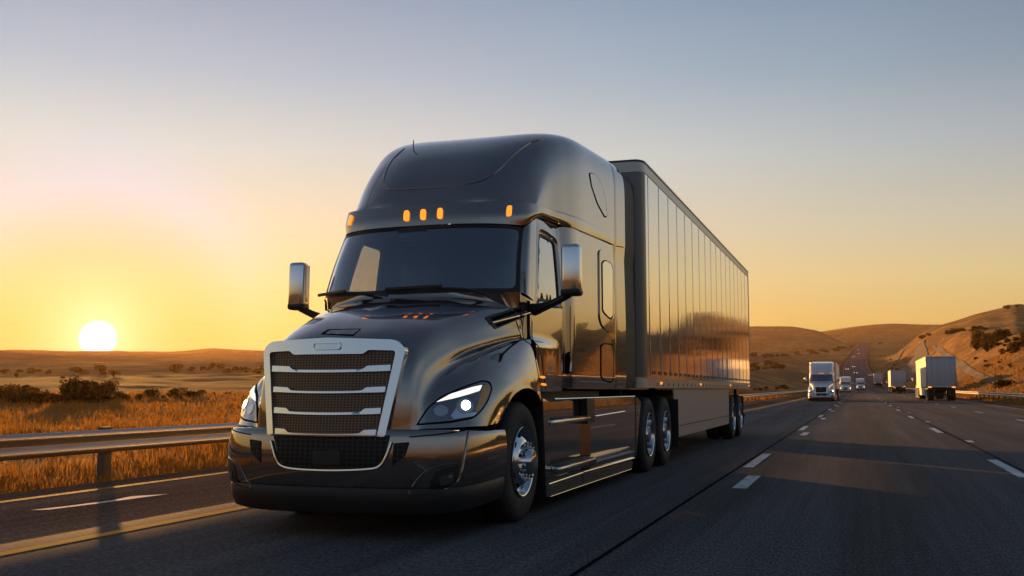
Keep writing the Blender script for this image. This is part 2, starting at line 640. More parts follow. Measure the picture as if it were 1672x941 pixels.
# ------------------------------------------------------------------ road
def m_asphalt(name, base, spec=.10):
    m = bpy.data.materials.new(name)
    m.use_nodes = True
    t = NT(m.node_tree)
    b = t.n['Principled BSDF']
    pos = t.add('ShaderNodeNewGeometry').outputs['Position']
    streak = t.noise(t.mapping(pos, (2.2, .05, 1)), 1.0, 6, .6)
    streak2 = t.noise(t.mapping(pos, (14, .35, 1)), 1.0, 4, .6)
    patch = t.noise(t.mapping(pos, (.25, .06, 1)), 1.0, 5, .6, .4)
    grain = t.noise(t.mapping(pos, (60, 16, 1)), 1., 3, .75)
    f = t.math('ADD', t.math('ADD', t.math('MULTIPLY', streak, .42), t.math('MULTIPLY', streak2, .18)), t.math('ADD', t.math('MULTIPLY', patch, .22), t.math('MULTIPLY', grain, .26)))
    col = t.ramp(f, [(.36, tuple(v * .5 for v in base)), (.5, base), (.64, tuple(v * 1.75 for v in base))])
    col = t.mix(1.0, col, t.ramp(grain, [(.34, (.55, .55, .55)), (.5, (1, 1, 1)), (.66, (1.7, 1.7, 1.7))]), 'MULTIPLY')
    # darker oil band in the middle of every lane, paler wheel tracks
    sp = t.add('ShaderNodeSeparateXYZ')
    t.link(pos, sp.inputs[0])
    ln = t.math('ABSOLUTE', t.math('SUBTRACT', t.math('FRACT', t.math('DIVIDE', t.math('ADD', sp.outputs[0], 1.587 + 36.3), 3.63)), .5))
    oil = t.ramp(ln, [(0., (.74, .74, .74)), (.10, (.8, .8, .8)), (.24, (1.1, 1.1, 1.1)), (.36, (1.0, 1.0, 1.0)), (.5, (.9, .9, .9))])
    col = t.mix(.8, col, oil, 'MULTIPLY')
    t.link(col, b.inputs['Base Color'])
    rg = t.ramp(f, [(.3, (.80,) * 3), (.7, (.95,) * 3)])
    t.link(rg, b.inputs['Roughness'])
    b.inputs['Specular IOR Level'].default_value = spec
    t.link(t.bump(t.math('ADD', grain, t.math('MULTIPLY', streak2, .6)), .28, .012), b.inputs['Normal'])
    return m


M_ROAD = m_asphalt('worn_asphalt', (.080, .0765, .075))
M_SHOULDER = m_asphalt('shoulder_asphalt', (.125, .095, .07), .0)


def ribbon(name, x0, x1, ys, m, dz=0.0, nx=2, follow=True):
    bm = bmesh.new()
    P = []
    for y in ys:
        P.append([Vector((road_x(y) + x0 + (x1 - x0) * i / nx, y, road_z(y) + dz)) for i in range(nx + 1)])
    add_grid(bm, P)
    fin(bm, 0)
    for f in bm.faces:
        if f.normal.z < 0: f.normal_flip()
    return obj(name, bm, m, None, sharp=180)


YS = [-120, -60, -20, 0, 10, 20, 30, 40, 50, 60] + [60 + 6 * k for k in range(1, 60)] + [420 + 20 * k for k in range(1, 104)]
tag(ribbon('road', -6.1, 9.1, YS, M_ROAD, 0.0, 8), kind='structure')
tag(ribbon('road_shoulder', -9.0, -6.1, YS, M_SHOULDER, 0.0, 3), kind='structure')
tag(ribbon('road_shoulder', 9.1, 10.9, YS, M_SHOULDER, 0.0, 2), kind='structure')


def m_paint(name, base, wear=.42):
    m = mat(name, base, .85, spec=.1)
    t = NT(m.node_tree)
    b = t.n['Principled BSDF']
    pos = t.add('ShaderNodeNewGeometry').outputs['Position']
    n = t.noise(t.mapping(pos, (16, 3, 1)), 1., 6, .7)
    t.link(t.mix(t.ramp(n, [(wear - .10, (1, 1, 1)), (wear + .05, (0, 0, 0))]), base, tuple(v * .28 + .01 for v in base)), b.inputs['Base Color'])
    return m


M_WHITE = m_paint('white_road_paint', (.78, .77, .74))
M_YELLOW = m_paint('yellow_road_paint', (.85, .40, .04), .30)
M_YOLD = m_paint('faded_yellow_paint', (.55, .30, .07), .5)
M_TAR = mat('tar_joint', (.012, .012, .013), .9, spec=.0)
YL = [y for y in YS if y <= 2300]
tag(ribbon('yellow_edge_line', -5.785, -5.655, YL, M_YELLOW, .004, 1), kind='structure')
tag(ribbon('right_edge_line', 8.72, 8.86, [y for y in YL if y < 900], M_YELLOW, .004, 1), kind='structure')
tag(ribbon('shoulder_edge_line', -8.42, -8.28, [y for y in YL if y < 900], M_YOLD, .004, 1), kind='structure')
tag(ribbon('lane_joint', -1.735, -1.70, YL, M_TAR, .003, 1), kind='structure')
tag(ribbon('lane_joint', 2.16, 2.19, YL, M_TAR, .003, 1), kind='structure')


def dashes(name, x, w, first, length, period, n, m):
    bm = bmesh.new()
    for k in range(n):
        y0 = first + period * k
        L = [y0, y0 + length * .5, y0 + length]
        add_grid(bm, [[Vector((road_x(y) + x - w / 2, y, road_z(y) + .004)), Vector((road_x(y) + x + w / 2, y, road_z(y) + .004))] for y in L])
    fin(bm, 0)
    for f in bm.faces:
        if f.normal.z < 0: f.normal_flip()
    return tag(obj(name, bm, m, None, 180), kind='structure')


dashes('lane_dashes', -1.587, .155, 15.6 - 14.6 * 3, 3.4, 14.6, 60, M_WHITE)
dashes('lane_markers', -1.355, .17, 12.3 - 14.6 * 2, 1.85, 14.6, 40, M_WHITE)
dashes('lane_dashes', 2.03, .155, 15.0 - 14.6 * 3, 3.6, 14.6, 60, M_WHITE)
dashes('lane_markers', 2.30, .14, 24.5, .9, 14.6, 30, M_WHITE)
dashes('lane_dashes', 5.68, .14, 25.4, 3.4, 14.6, 50, M_WHITE)
# worn streak of white paint on the left shoulder
def wedge(name, pts, m):
    bm = bmesh.new()
    bm.faces.new([bm.verts.new((x, y, .004)) for x, y in pts])
    for f in bm.faces:
        f.normal_update()
        if f.normal.z < 0: f.normal_flip()
    return tag(obj(name, bm, m, None, 180), kind='structure')


def onroad(px, py):
    d = ray(px, py)
    t = -EYE / d.z
    return (d.x * t, d.y * t)


wedge('shoulder_paint', [onroad(*q) for q in ((48, 834), (110, 827), (180, 818), (215, 811), (275, 807.5), (236, 812.5), (160, 823), (80, 833))], M_WHITE)

# dirt road and cut on the right hill
def ground_ribbon(name, pts, m, lift=.12):
    """pts: (px, py, half width in metres)"""
    c, w = [], []
    for px, py, hw in pts:
        q = hit(px, py)
        if q is None: continue
        c.append(q)
        w.append(hw * (q - EYEV).dot(CAM_F) / F_PX)
    c2, w2 = spl(c, len(c) * 9), spl(w, len(c) * 9)
    bm = bmesh.new()
    P = []
    for i, q in enumerate(c2):
        t = c2[min(i + 1, len(c2) - 1)] - c2[max(i - 1, 0)]
        n = Vector((t.y, -t.x, 0)).normalized()
        row = []
        for k in range(-3, 4):
            x, y = q.x + n.x * w2[i] * k / 3, q.y + n.y * w2[i] * k / 3
            row.append(Vector((x, y, H(x, y) + lift * .4 + .0008 * math.hypot(x, y))))
        P.append(row)
    add_grid(bm, P)
    fin(bm, 0)
    for f in bm.faces:
        if f.normal.z < 0: f.normal_flip()
    return tag(obj(name, bm, m, None, 180), kind='structure')


M_DIRT = bpy.data.materials.new('pale_dirt')
M_DIRT.use_nodes = True
_t = NT(M_DIRT.node_tree)
_b = _t.n['Principled BSDF']
_p = _t.add('ShaderNodeNewGeometry').outputs['Position']
_n = _t.noise(_t.mapping(_p, (.25, .06, .2)), 1., 6, .65, .3)
_t.link(_t.ramp(_n, [(.35, (.07, .055, .042)), (.5, (.12, .097, .076)), (.66, (.19, .15, .115))]), _b.inputs['Base Color'])
_b.inputs['Roughness'].default_value = .95
_t.link(_t.bump(_n, .5, .3), _b.inputs['Normal'])
ground_ribbon('dirt_road', [(1504, 560, 5), (1501, 570, 8), (1498, 582, 13), (1496, 596, 18), (1494, 608, 21), (1490, 620, 22)], M_DIRT)
ground_ribbon('dirt_track', [(1524, 566, 2.5), (1540, 578, 3.5), (1558, 592, 4.5), (1580, 606, 5), (1610, 620, 5), (1650, 632, 4)], M_DIRT)
ground_ribbon('dirt_track', [(1436, 628, 3), (1446, 612, 3), (1458, 596, 3), (1470, 580, 3), (1480, 567, 2)], M_DIRT)


# ------------------------------------------------------------------ guard rails
M_RAIL = mat('galvanised_rail', (.42, .40, .37), .38, .75)
M_POST = mat('weathered_post', (.13, .10, .075), .8)


def guard_rail(label, x, ztop, y0, y1, face):
    """W-beam rail at x, its corrugation facing the road (face = +1 / -1)"""
    root = thing('guard_rail', label, 'guard rail', (x, max(y0, 10), 0))
    oy = max(y0, 10)
    prof = [(0, 0), (.03, -.01), (.055, -.045), (.055, -.085), (.02, -.125), (.0, -.155), (.02, -.185), (.055, -.225), (.055, -.265), (.03, -.30), (0, -.31)]
    ys = []
    y = y0
    while y < y1:
        ys.append(y)
        y += 2 if y < 120 else 8
    bm = bmesh.new()
    P = [[Vector((road_x(y) + face * a, y - oy, road_z(y) + ztop + b)) for a, b in prof] for y in ys]
    add_grid(bm, P)
    P = [[Vector((road_x(y) + face * (a - .006), y - oy, road_z(y) + ztop + b)) for a, b in prof] for y in ys]
    add_grid(bm, P, flip=True)
    fin(bm, 0, False)
    obj('beam', bm, M_RAIL, root, 60)
    y, k = y0 + 1, 0
    proto = None
    while y < y1 and k < 96:
        z = road_z(y)
        g = min(H(x, y), z) - .15
        if proto is None:
            bm = bmesh.new()
            hgt = ztop + .55
            box(bm, (0, 0, -hgt / 2 + .02), (.12, .16, hgt), .012)
            box(bm, (face * .085, 0, -.165), (.10, .12, .32), .01)
            proto = obj('post', bm, M_POST, root)
            o = proto
        else:
            o = proto.copy()
            COL.objects.link(o)
        o.location = (road_x(y) - face * .15, y - oy, z + ztop + .01)
        y += 3.8
        k += 1
    return root


guard_rail('long galvanised guard rail on the left verge, running behind the big dark truck', -9.8, .60, -12, 330, 1)
guard_rail('galvanised guard rail beyond the right shoulder at the foot of the hill', 11.9, .76, -20, 330, -1)
# ------------------------------------------------------------------ scrub and grass
def m_leaf(name, a, b_, trans=.3):
    m = bpy.data.materials.new(name)
    m.use_nodes = True
    t = NT(m.node_tree)
    out = t.n['Material Output']
    t.n.remove(t.n['Principled BSDF'])
    oi = t.add('ShaderNodeObjectInfo')
    pos = t.add('ShaderNodeNewGeometry')
    n = t.noise(pos.outputs['Position'], 1.3, 3)
    col = t.mix(t.math('ADD', t.math('MULTIPLY', n, .8), t.math('MULTIPLY', oi.outputs['Random'], .25)), a, b_)
    d = t.add('ShaderNodeBsdfDiffuse')
    tr = t.add('ShaderNodeBsdfTranslucent')
    t.link(col, d.inputs[0])
    t.link(col, tr.inputs[0])
    mx = t.add('ShaderNodeMixShader')
    mx.inputs[0].default_value = trans
    t.link(d.outputs[0], mx.inputs[1])
    t.link(tr.outputs[0], mx.inputs[2])
    t.link(mx.outputs[0], out.inputs['Surface'])
    return m


M_SCRUB = m_leaf('scrub_leaves', (.050, .040, .014), (.14, .088, .028), .48)
M_TWIG = mat('scrub_bark', (.05, .035, .022), .9)
M_GRASS = m_leaf('dry_grass_blades', (.29, .130, .024), (.46, .225, .05), .55)


def bush_mesh(seed, w=1.0, hgt=.62, n=900, leaf=.075):
    rng = random.Random(seed)
    bm = bmesh.new()
    lobes = []
    for k in range(rng.randint(7, 11)):
        a, rr = rng.uniform(0, 6.28), rng.uniform(0, .62) * w
        s = rng.uniform(.22, .42)
        lobes.append((Vector((rr * math.cos(a), rr * math.sin(a), hgt * rng.uniform(.3, .78))), s * w, s * hgt * rng.uniform(.8, 1.25)))
    for k in range(n):
        c, sr, sz = rng.choice(lobes)
        d = Vector((rng.gauss(0, 1), rng.gauss(0, 1), rng.gauss(0, 1))).normalized() * rng.uniform(.45, 1.06) ** .6
        p = c + Vector((d.x * sr, d.y * sr, d.z * sz))
        if p.z < .0: p.z = rng.uniform(0, .12)
        s = leaf * rng.uniform(.6, 1.5)
        u = Vector((rng.gauss(0, 1), rng.gauss(0, 1), rng.gauss(0, 1))).normalized()
        v = u.orthogonal().normalized()
        q = u.cross(v)
        bm.faces.new([bm.verts.new(p + v * s), bm.verts.new(p + q * s * .7), bm.verts.new(p - v * s), bm.verts.new(p - q * s * .7)])
    return bm


BUSH = []
for k in range(6):
    w, hg = [(1, .6), (1, .75), (1, .5), (1, .9), (1, .66), (1, 1.15)][k]
    root = thing('scrub_bush', 'dark scrub bush', 'bush')
    obj('foliage', bush_mesh(40 + k, w, hg), M_SCRUB, root, 0)
    bm = bmesh.new()
    rng = random.Random(k)
    for j in range(5):
        a = rng.uniform(0, 6.28)
        tube(bm, [(0, 0, -.15), (.15 * math.cos(a), .15 * math.sin(a), hg * .3), (.5 * math.cos(a), .5 * math.sin(a), hg * .62)], [.035, .026, .01], 5)
    obj('stem', bm, M_TWIG, root)
    BUSH.append(root)
_used = set()
_rb = random.Random(99)


def bush(px, py, width_px, kind=None, label='', group=None, squash=1.0):
    q = hit(px, py)
    if q is None: return None
    dep = (q - EYEV).dot(CAM_F)
    s = width_px / 2 * dep / F_PX
    k = _rb.randrange(6) if kind is None else kind
    if k in _used: o = copy_tree(BUSH[k])
    else:
        o = BUSH[k]
        _used.add(k)
    o.location = (q.x, q.y, H(q.x, q.y) - .05 * s)
    o.rotation_euler = (0, 0, _rb.uniform(0, 6.28))
    o.scale = (s, s, s * squash)
    o['label'] = label
    if group: o['group'] = group
    elif 'group' in o: del o['group']
    return o


# big single ones
bush(1640, 633, 46, 4, 'big dark round bush alone just above the right guard rail', squash=.85)
bush(290, 692, 40, 2, 'low dark bush just behind the left guard rail, next to the dark truck', squash=.8)
bush(1275, 602, 30, 0, 'large dark bush on the left field, beyond the silver trailer', squash=.9)
bush(1283, 636, 14, 1, 'small round bush close behind the white oncoming truck, by its mirror', squash=1)
bush(1645, 505, 16, 5, 'tall dark shrub on the right hill skyline', squash=.8)
bush(1660, 502, 9, 3, 'short dark shrub on the right hill skyline, rightmost', squash=.8)
bush(1437, 563, 9, 3, 'dark shrub on the right edge of the far road at its crest')
bush(1394, 566, 6, 3, 'dark shrub on the left edge of the far road at its crest')
bush(350, 645, 13, 1, 'small dark shrub in the left field, left one of a pair beside the dark truck')
bush(371, 645, 16, 0, 'round dark shrub in the left field, right one of a pair beside the dark truck')
# thickets
def scatter(n, line, spread, wpx, label, group, sq=(.8, 1.15)):
    for k in range(n):
        t = _rb.random() * (len(line) - 1)
        i = int(t)
        f = t - i
        px = line[i][0] * (1 - f) + line[i + 1][0] * f
        py = line[i][1] * (1 - f) + line[i + 1][1] * f
        bush(px + _rb.uniform(-3, 3), py + _rb.uniform(-spread, spread), _rb.uniform(*wpx), None, label, group, _rb.uniform(*sq))


scatter(26, [(-60, 655), (30, 658), (120, 660), (170, 654)], 3, (46, 92), 'dark scrub bush in the thicket at the far left of the near field', 'thicket at the left edge of the field')
scatter(20, [(165, 655), (240, 652), (290, 650), (340, 646)], 2.5, (14, 40), 'scrub bush in the row across the middle of the left field', 'bush row across the left field')
scatter(30, [(270, 606), (330, 604), (385, 606), (432, 606)], 4, (9, 22), 'distant dark bush in the belt below the left hills', 'belt of bushes below the left hills')
scatter(16, [(0, 612), (100, 610), (200, 612)], 5, (10, 26), 'distant bush in the sun glare below the left hills', 'bushes in the sun glare')
scatter(34, [(1226, 583), (1270, 582), (1320, 578), (1362, 573), (1392, 567)], 2.0, (7, 17), 'dark bush in the long hedge row that climbs beside the far road', 'hedge row beside the far road')
scatter(14, [(1228, 602), (1250, 600), (1275, 597)], 3.5, (10, 20), 'dark bush in the clump beyond the rear of the silver trailer', 'clump beyond the silver trailer')
scatter(12, [(1232, 637), (1262, 637), (1290, 632)], 1.6, (6, 13), 'low bush along the left verge between the silver trailer and the white truck', 'verge bushes behind the trailer')
scatter(22, [(1490, 556), (1530, 549), (1570, 541), (1610, 538)], 2.2, (8, 18), 'dark bush in the upper diagonal row on the right hill', 'upper bush row on the right hill')
scatter(40, [(1592, 556), (1620, 558), (1645, 556), (1690, 556)], 7, (12, 32), 'dark bush in the dense thicket on the face of the right hill', 'thicket on the right hill')
scatter(26, [(1590, 566), (1640, 572), (1690, 568)], 7, (12, 30), 'dark bush in the dense thicket on the face of the right hill', 'thicket on the right hill')
scatter(16, [(1420, 575), (1450, 590), (1470, 606)], 7, (4, 9), 'tiny bush on the strip between the far road and the dirt road', 'bushes between the two roads')
scatter(10, [(1560, 585), (1620, 596), (1680, 602)], 7, (6, 14), 'small bush alone on the orange slope of the right hill', 'single bushes on the right slope')
# hills just outside the right edge of the frame carry the same scrub
for k in range(26):
    th = R(_rb.uniform(9, 30))
    r = _rb.uniform(160, 700)
    o = copy_tree(BUSH[_rb.randrange(6)])
    s = _rb.uniform(2, 5.5)
    x, y = r * math.sin(th), r * math.cos(th)
    o.location = (x, y, H(x, y) - .1 * s)
    o.scale = (s, s, s * _rb.uniform(.8, 1.1))
    o.rotation_euler = (0, 0, _rb.uniform(0, 6.28))
    tag(o, 'dark bush on the hillside past the right edge of the view', 'bush', 'bushes past the right edge')
for k, b in enumerate(BUSH):
    if k not in _used: b.location = (60 + 3 * k, 90, H(60 + 3 * k, 90))


def grass_tufts():
    rng = random.Random(5)
    V, Fc = [], []

    def tuft(x, y, z, hgt, n, spread, wid):
        for k in range(n):
            a = rng.uniform(0, 6.28)
            ln = hgt * rng.uniform(.55, 1.15)
            bx, by = x + rng.gauss(0, spread), y + rng.gauss(0, spread)
            dx, dy = math.cos(a), math.sin(a)
            lean = rng.uniform(.1, .75) * ln
            w = wid * rng.uniform(.6, 1.3)
            px_, py_ = -dy * w, dx * w
            i = len(V)
            V.extend([(bx - px_, by - py_, z - .03), (bx + px_, by + py_, z - .03),
                      (bx + dx * lean * .4 + px_ * .7, by + dy * lean * .4 + py_ * .7, z + ln * .6), (bx + dx * lean * .4 - px_ * .7, by + dy * lean * .4 - py_ * .7, z + ln * .6),
                      (bx + dx * lean, by + dy * lean, z + ln)])
            Fc.extend([(i, i + 1, i + 2, i + 3), (i + 3, i + 2, i + 4)])
    # verge and field on the left
    for k in range(9000):
        th = R(rng.uniform(-52, -16))
        r = 12 * (140 / 12) ** (rng.random() ** .8)
        x, y = r * math.sin(th), r * math.cos(th)
        if x > -9.5 or y < 3: continue
        pn = noise.noise(Vector((x * .25, y * .12, 1)))
        if pn < -.12 and x > -30: continue
        near = x > -12.2
        tuft(x, y, H(x, y), (rng.uniform(.05, .18) if near else rng.uniform(.12, .34)) * (1 + r / 160), 5 if r > 40 else 7, .07 + r * .0035, .006 + r * .00035)
    for k in range(6500):
        y = 4 + 66 * rng.random() ** 1.4
        x = -9.25 - 16 * rng.random() ** 2.2
        if noise.noise(Vector((x * .5, y * .22, 4))) < -.22: continue
        tuft(x, y, H(x, y), rng.uniform(.08, .30) * (1.25 if x < -10.2 else .7), 7, .10, .007 + y * .0003)
    # strip under the rail, along the trailer side and on the right verge
    for k in range(4200):
        y = rng.uniform(20, 190)
        x = -rng.uniform(9.5, 22)
        tuft(x, y, H(x, y), rng.uniform(.12, .42), 5, .12, .012 + y * .0003)
    for k in range(5200):
        y = rng.uniform(40, 240)
        x = rng.uniform(11.1, 34) if rng.random() < .6 else rng.uniform(11.1, 13)
        tuft(x, y, H(x, y), rng.uniform(.15, .5), 5, .14, .012 + y * .0003)
    me = bpy.data.meshes.new('grass')
    me.from_pydata(V, [], Fc)
    me.materials.append(M_GRASS)
    o = bpy.data.objects.new('grass', me)
    COL.objects.link(o)
    tag(o, 'tall dry golden grass along the verges and field edges', 'grass', kind='stuff')


grass_tufts()
# ------------------------------------------------------------------ the dark truck
X0, Y0 = -3.95, 7.15
EYE_L = EYEV - Vector((X0, Y0, 0))


def m_carpaint(name, base, metal=.55, rough=.24):
    m = mat(name, base, rough, metal, 1.0, .022)
    t = NT(m.node_tree)
    b = t.n['Principled BSDF']
    b.inputs['Coat IOR'].default_value = 2.1
    pos = t.add('ShaderNodeTexCoord').outputs['Object']
    n = t.noise(t.mapping(pos, (1, 1, 1)), 2.2, 5, .6)
    t.link(t.ramp(n, [(.35, (rough * .9,) * 3), (.65, (rough * 1.25,) * 3)]), b.inputs['Roughness'])
    dust = t.noise(pos, 9., 6, .7)
    t.link(t.ramp(dust, [(.3, (.008,) * 3), (.75, (.03,) * 3)]), b.inputs['Coat Roughness'])
    return m


M_PAINT = m_carpaint('bronze_grey_paint', (.275, .218, .172), .88, .085)
M_CHROME = mat('chrome', (.78, .78, .78), .09, 1.0)
M_SATIN = mat('satin_aluminium', (.74, .75, .76), .15, 1.0)
M_BLACK = mat('black_plastic', (.018, .017, .016), .45)
M_GAP = mat('panel_gap_black', (.006, .006, .006), .85, spec=.05)
M_RUBBER = mat('rubber_seal', (.014, .013, .012), .55)
M_DARK = mat('chassis_black', (.012, .011, .010), .6)
M_INT = mat('cab_interior', (.040, .040, .044), .8)
M_INT2 = mat('dash_plastic', (.055, .055, .06), .6)


def m_tyre():
    m = mat('tyre_rubber', (.022, .020, .018), .72)
    t = NT(m.node_tree)
    b = t.n['Principled BSDF']
    pos = t.add('ShaderNodeTexCoord').outputs['Object']
    n = t.noise(pos, 7, 5, .65)
    t.link(t.ramp(n, [(.35, (.017, .016, .015)), (.7, (.05, .043, .036))]), b.inputs['Base Color'])
    return m


M_TYRE = m_tyre()


def m_glass(name, tint, refl=1.0, ior=1.5):
    m = bpy.data.materials.new(name)
    m.use_nodes = True
    t = NT(m.node_tree)
    t.n.remove(t.n['Principled BSDF'])
    tr = t.add('ShaderNodeBsdfTransparent')
    tr.inputs[0].default_value = (*tint, 1)
    gl = t.add('ShaderNodeBsdfGlossy')
    gl.inputs['Roughness'].default_value = .015
    gl.inputs[0].default_value = (.95, .95, .95, 1)
    fr = t.add('ShaderNodeFresnel')
    bf = t.add('ShaderNodeNewGeometry').outputs['Backfacing']
    t.link(t.math('ADD', ior, t.math('MULTIPLY', bf, 1 / ior - ior)), fr.inputs[0])
    mx = t.add('ShaderNodeMixShader')
    t.link(t.math('MULTIPLY', fr.outputs[0], refl, True), mx.inputs[0])
    t.link(tr.outputs[0], mx.inputs[1])
    t.link(gl.outputs[0], mx.inputs[2])
    t.link(mx.outputs[0], t.n['Material Output'].inputs['Surface'])
    return m


M_WS = m_glass('windscreen_glass', (.66, .68, .70), 2.6, 1.9)
M_SIDEGLASS = m_glass('side_glass', (.70, .70, .70), 2.8, 1.6)
M_LAMP = mat('headlamp_light', (1, 1, 1), .3, emit=(1.0, .84, .58), es=9)
M_DRL = mat('daytime_strip_light', (1, 1, 1), .3, emit=(1.0, .92, .80), es=.62)
M_LAMPSOFT = mat('reflector_bowl', (.55, .54, .52), .16, .9)
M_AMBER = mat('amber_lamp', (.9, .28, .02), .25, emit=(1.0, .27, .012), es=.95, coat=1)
M_AMBERLENS = mat('amber_lens', (.75, .30, .05), .18, .3, coat=1)
M_HOUSING = mat('lamp_housing', (.22, .225, .235), .14, .8, coat=1)


def m_mesh(name, base, scale):
    m = mat(name, base, .45, .55)
    t = NT(m.node_tree)
    b = t.n['Principled BSDF']
    pos = t.add('ShaderNodeTexCoord').outputs['Object']
    v = t.add('ShaderNodeTexVoronoi', feature='DISTANCE_TO_EDGE')
    v.inputs['Scale'].default_value = scale
    v.inputs['Randomness'].default_value = .12
    t.link(t.mapping(pos, (1, .05, 1.35)), v.inputs['Vector'])
    t.link(t.ramp(v.outputs['Distance'], [(.10, base), (.2, tuple(x * .3 for x in base))]), b.inputs['Base Color'])
    t.link(t.bump(v.outputs['Distance'], -.9, .03), b.inputs['Normal'])
    return m


M_MESH = m_mesh('bronze_grille_mesh', (.24, .15, .09), 36)
M_MESHD = m_mesh('black_grille_mesh', (.035, .032, .030), 22)

truck = thing('semi_truck', 'big dark bronze grey bonneted truck with lit headlights in the nearest left lane', 'truck', (X0, Y0, 0))

# ---- bonnet and wings (half, mirrored)
HOOD = [
    [(0, .03, .80), (.35, .05, .80), (.60, .09, .81), (.68, .13, .83), (.74, .18, .845), (.86, .24, .85), (.98, .33, .855), (1.07, .44, .86), (1.12, .58, .86), (1.145, .80, .86)],
    [(0, .05, 1.12), (.35, .07, 1.12), (.61, .11, 1.11), (.69, .17, 1.09), (.74, .25, 1.06), (.84, .33, 1.06), (.95, .41, 1.05), (1.06, .52, 1.02), (1.125, .68, .98), (1.155, .92, .95)],
    [(0, .11, 1.40), (.35, .13, 1.40), (.62, .18, 1.36), (.70, .28, 1.29), (.75, .42, 1.22), (.83, .50, 1.23), (.94, .56, 1.22), (1.06, .66, 1.16), (1.135, .82, 1.09), (1.165, 1.03, 1.04)],
    [(0, .20, 1.56), (.35, .23, 1.56), (.63, .32, 1.50), (.73, .47, 1.40), (.77, .60, 1.31), (.84, .67, 1.33), (.95, .72, 1.32), (1.07, .82, 1.25), (1.145, .98, 1.17), (1.17, 1.14, 1.10)],
    [(0, .45, 1.70), (.37, .47, 1.69), (.66, .55, 1.62), (.77, .70, 1.48), (.80, .80, 1.38), (.87, .86, 1.41), (.98, .91, 1.40), (1.09, 1.01, 1.32), (1.15, 1.14, 1.22), (1.175, 1.28, 1.14)],
    [(0, .75, 1.81), (.40, .78, 1.80), (.71, .86, 1.72), (.83, .96, 1.55), (.85, 1.03, 1.45), (.91, 1.08, 1.48), (1.01, 1.13, 1.47), (1.10, 1.22, 1.38), (1.155, 1.33, 1.26), (1.175, 1.44, 1.16)],
    [(0, 1.05, 1.89), (.44, 1.09, 1.88), (.79, 1.17, 1.80), (.90, 1.26, 1.61), (.91, 1.31, 1.51), (.95, 1.36, 1.545), (1.04, 1.41, 1.53), (1.115, 1.47, 1.42), (1.16, 1.55, 1.28), (1.175, 1.62, 1.155)],
    [(0, 1.28, 1.95), (.47, 1.33, 1.94), (.87, 1.44, 1.86), (.965, 1.54, 1.66), (.97, 1.58, 1.56), (1.0, 1.62, 1.595), (1.07, 1.66, 1.565), (1.125, 1.71, 1.43), (1.16, 1.77, 1.26), (1.17, 1.83, 1.11)],
    [(0, 1.42, 1.985), (.50, 1.48, 1.98), (.94, 1.68, 1.90), (1.02, 1.83, 1.69), (1.02, 1.88, 1.585), (1.045, 1.91, 1.625), (1.09, 1.93, 1.585), (1.125, 1.95, 1.42), (1.15, 1.97, 1.25), (1.155, 1.98, 1.03)],
]
HP = surf(HOOD, 73, 81)
bm = bmesh.new()
add_grid(bm, HP, mirror=True, flip=True)
# rolled lip along the arch
LIP = []
for r in HP:
    p = r[-1]
    LIP.append([p, p + Vector((-.03, .02, -.012)), p + Vector((-.16, .05, -.02))])
add_grid(bm, LIP, mirror=True, flip=True)
fin(bm, .0012)
HOOD_BM = bm.copy()
bonnet = obj('bonnet', bm, M_PAINT, truck, 60)

# ---- cab side skin


def S(y, z):
    b = 1.066
    b -= .085 * max(0., (z - 1.95) / .9) ** 1.3 * (1 - .8 * sst(2.9, 3.5, y))
    b += .05 * sst(2.98, 3.35, y)
    b += .058 * (1 - sst(1.95, 3.0, y)) * (1 - sst(1.565, 1.64, z))
    b -= .028 * math.exp(-((y - 3.14) / .07) ** 2)
    b -= .02 * (1 - sst(1.13, 1.30, z))
    return b


def sp(y, z, d=0.): return Vector((S(y, z) + d, y, z))


SIDE_BM = bmesh.new()


def side_grid(bm, ys, zs, d=0., mirror=True):
    add_grid(bm, [[sp(y, z, d) for y in ys] for z in zs], mirror=mirror, flip=True)


def lin(a, b, n): return [a + (b - a) * i / (n - 1) for i in range(n)]


WIN = rnd([(2.20, 2.02), (2.95, 2.06), (2.98, 2.665), (2.47, 2.675)], [.05, .05, .06, .09], 6)
WIN_OUT = [(2.07, 1.98), (3.08, 1.98), (3.08, 2.85), (2.39, 2.835)]


def side_of(poly, n):
    """n points on each of the four sides, in step with WIN_OUT"""
    out = []
    for i in range(4):
        a, b = Vector(poly[i]), Vector(poly[(i + 1) % 4])
        out += [a + (b - a) * (k / n) for k in range(n)]
    return out


def win_ring(grow, n=14):
    """window outline, in step with side_of(WIN_OUT)"""
    base = [Vector(p) for p in [(2.20, 2.02), (2.95, 2.06), (2.98, 2.665), (2.47, 2.675)]]
    c = sum(base, Vector((0, 0))) / 4
    r = rnd(base, [.05, .05, .06, .09], 6)
    sq = side_of(base, n)
    out = []
    for q in sq:      # nearest point of the rounded outline in the same direction
        best = min(((q - a).length, a) for a in resample(r, .008))[1] if True else q
        d = (best - c)
        out.append(best + d.normalized() * grow)
    return out


def ring_strip(bm, rings, d=0., flip=False, mirror=True):
    P = [[sp(p.x, p.y, dd) for p in ring] for ring, dd in rings]
    add_grid(bm, P, close=True, mirror=mirror, flip=flip)


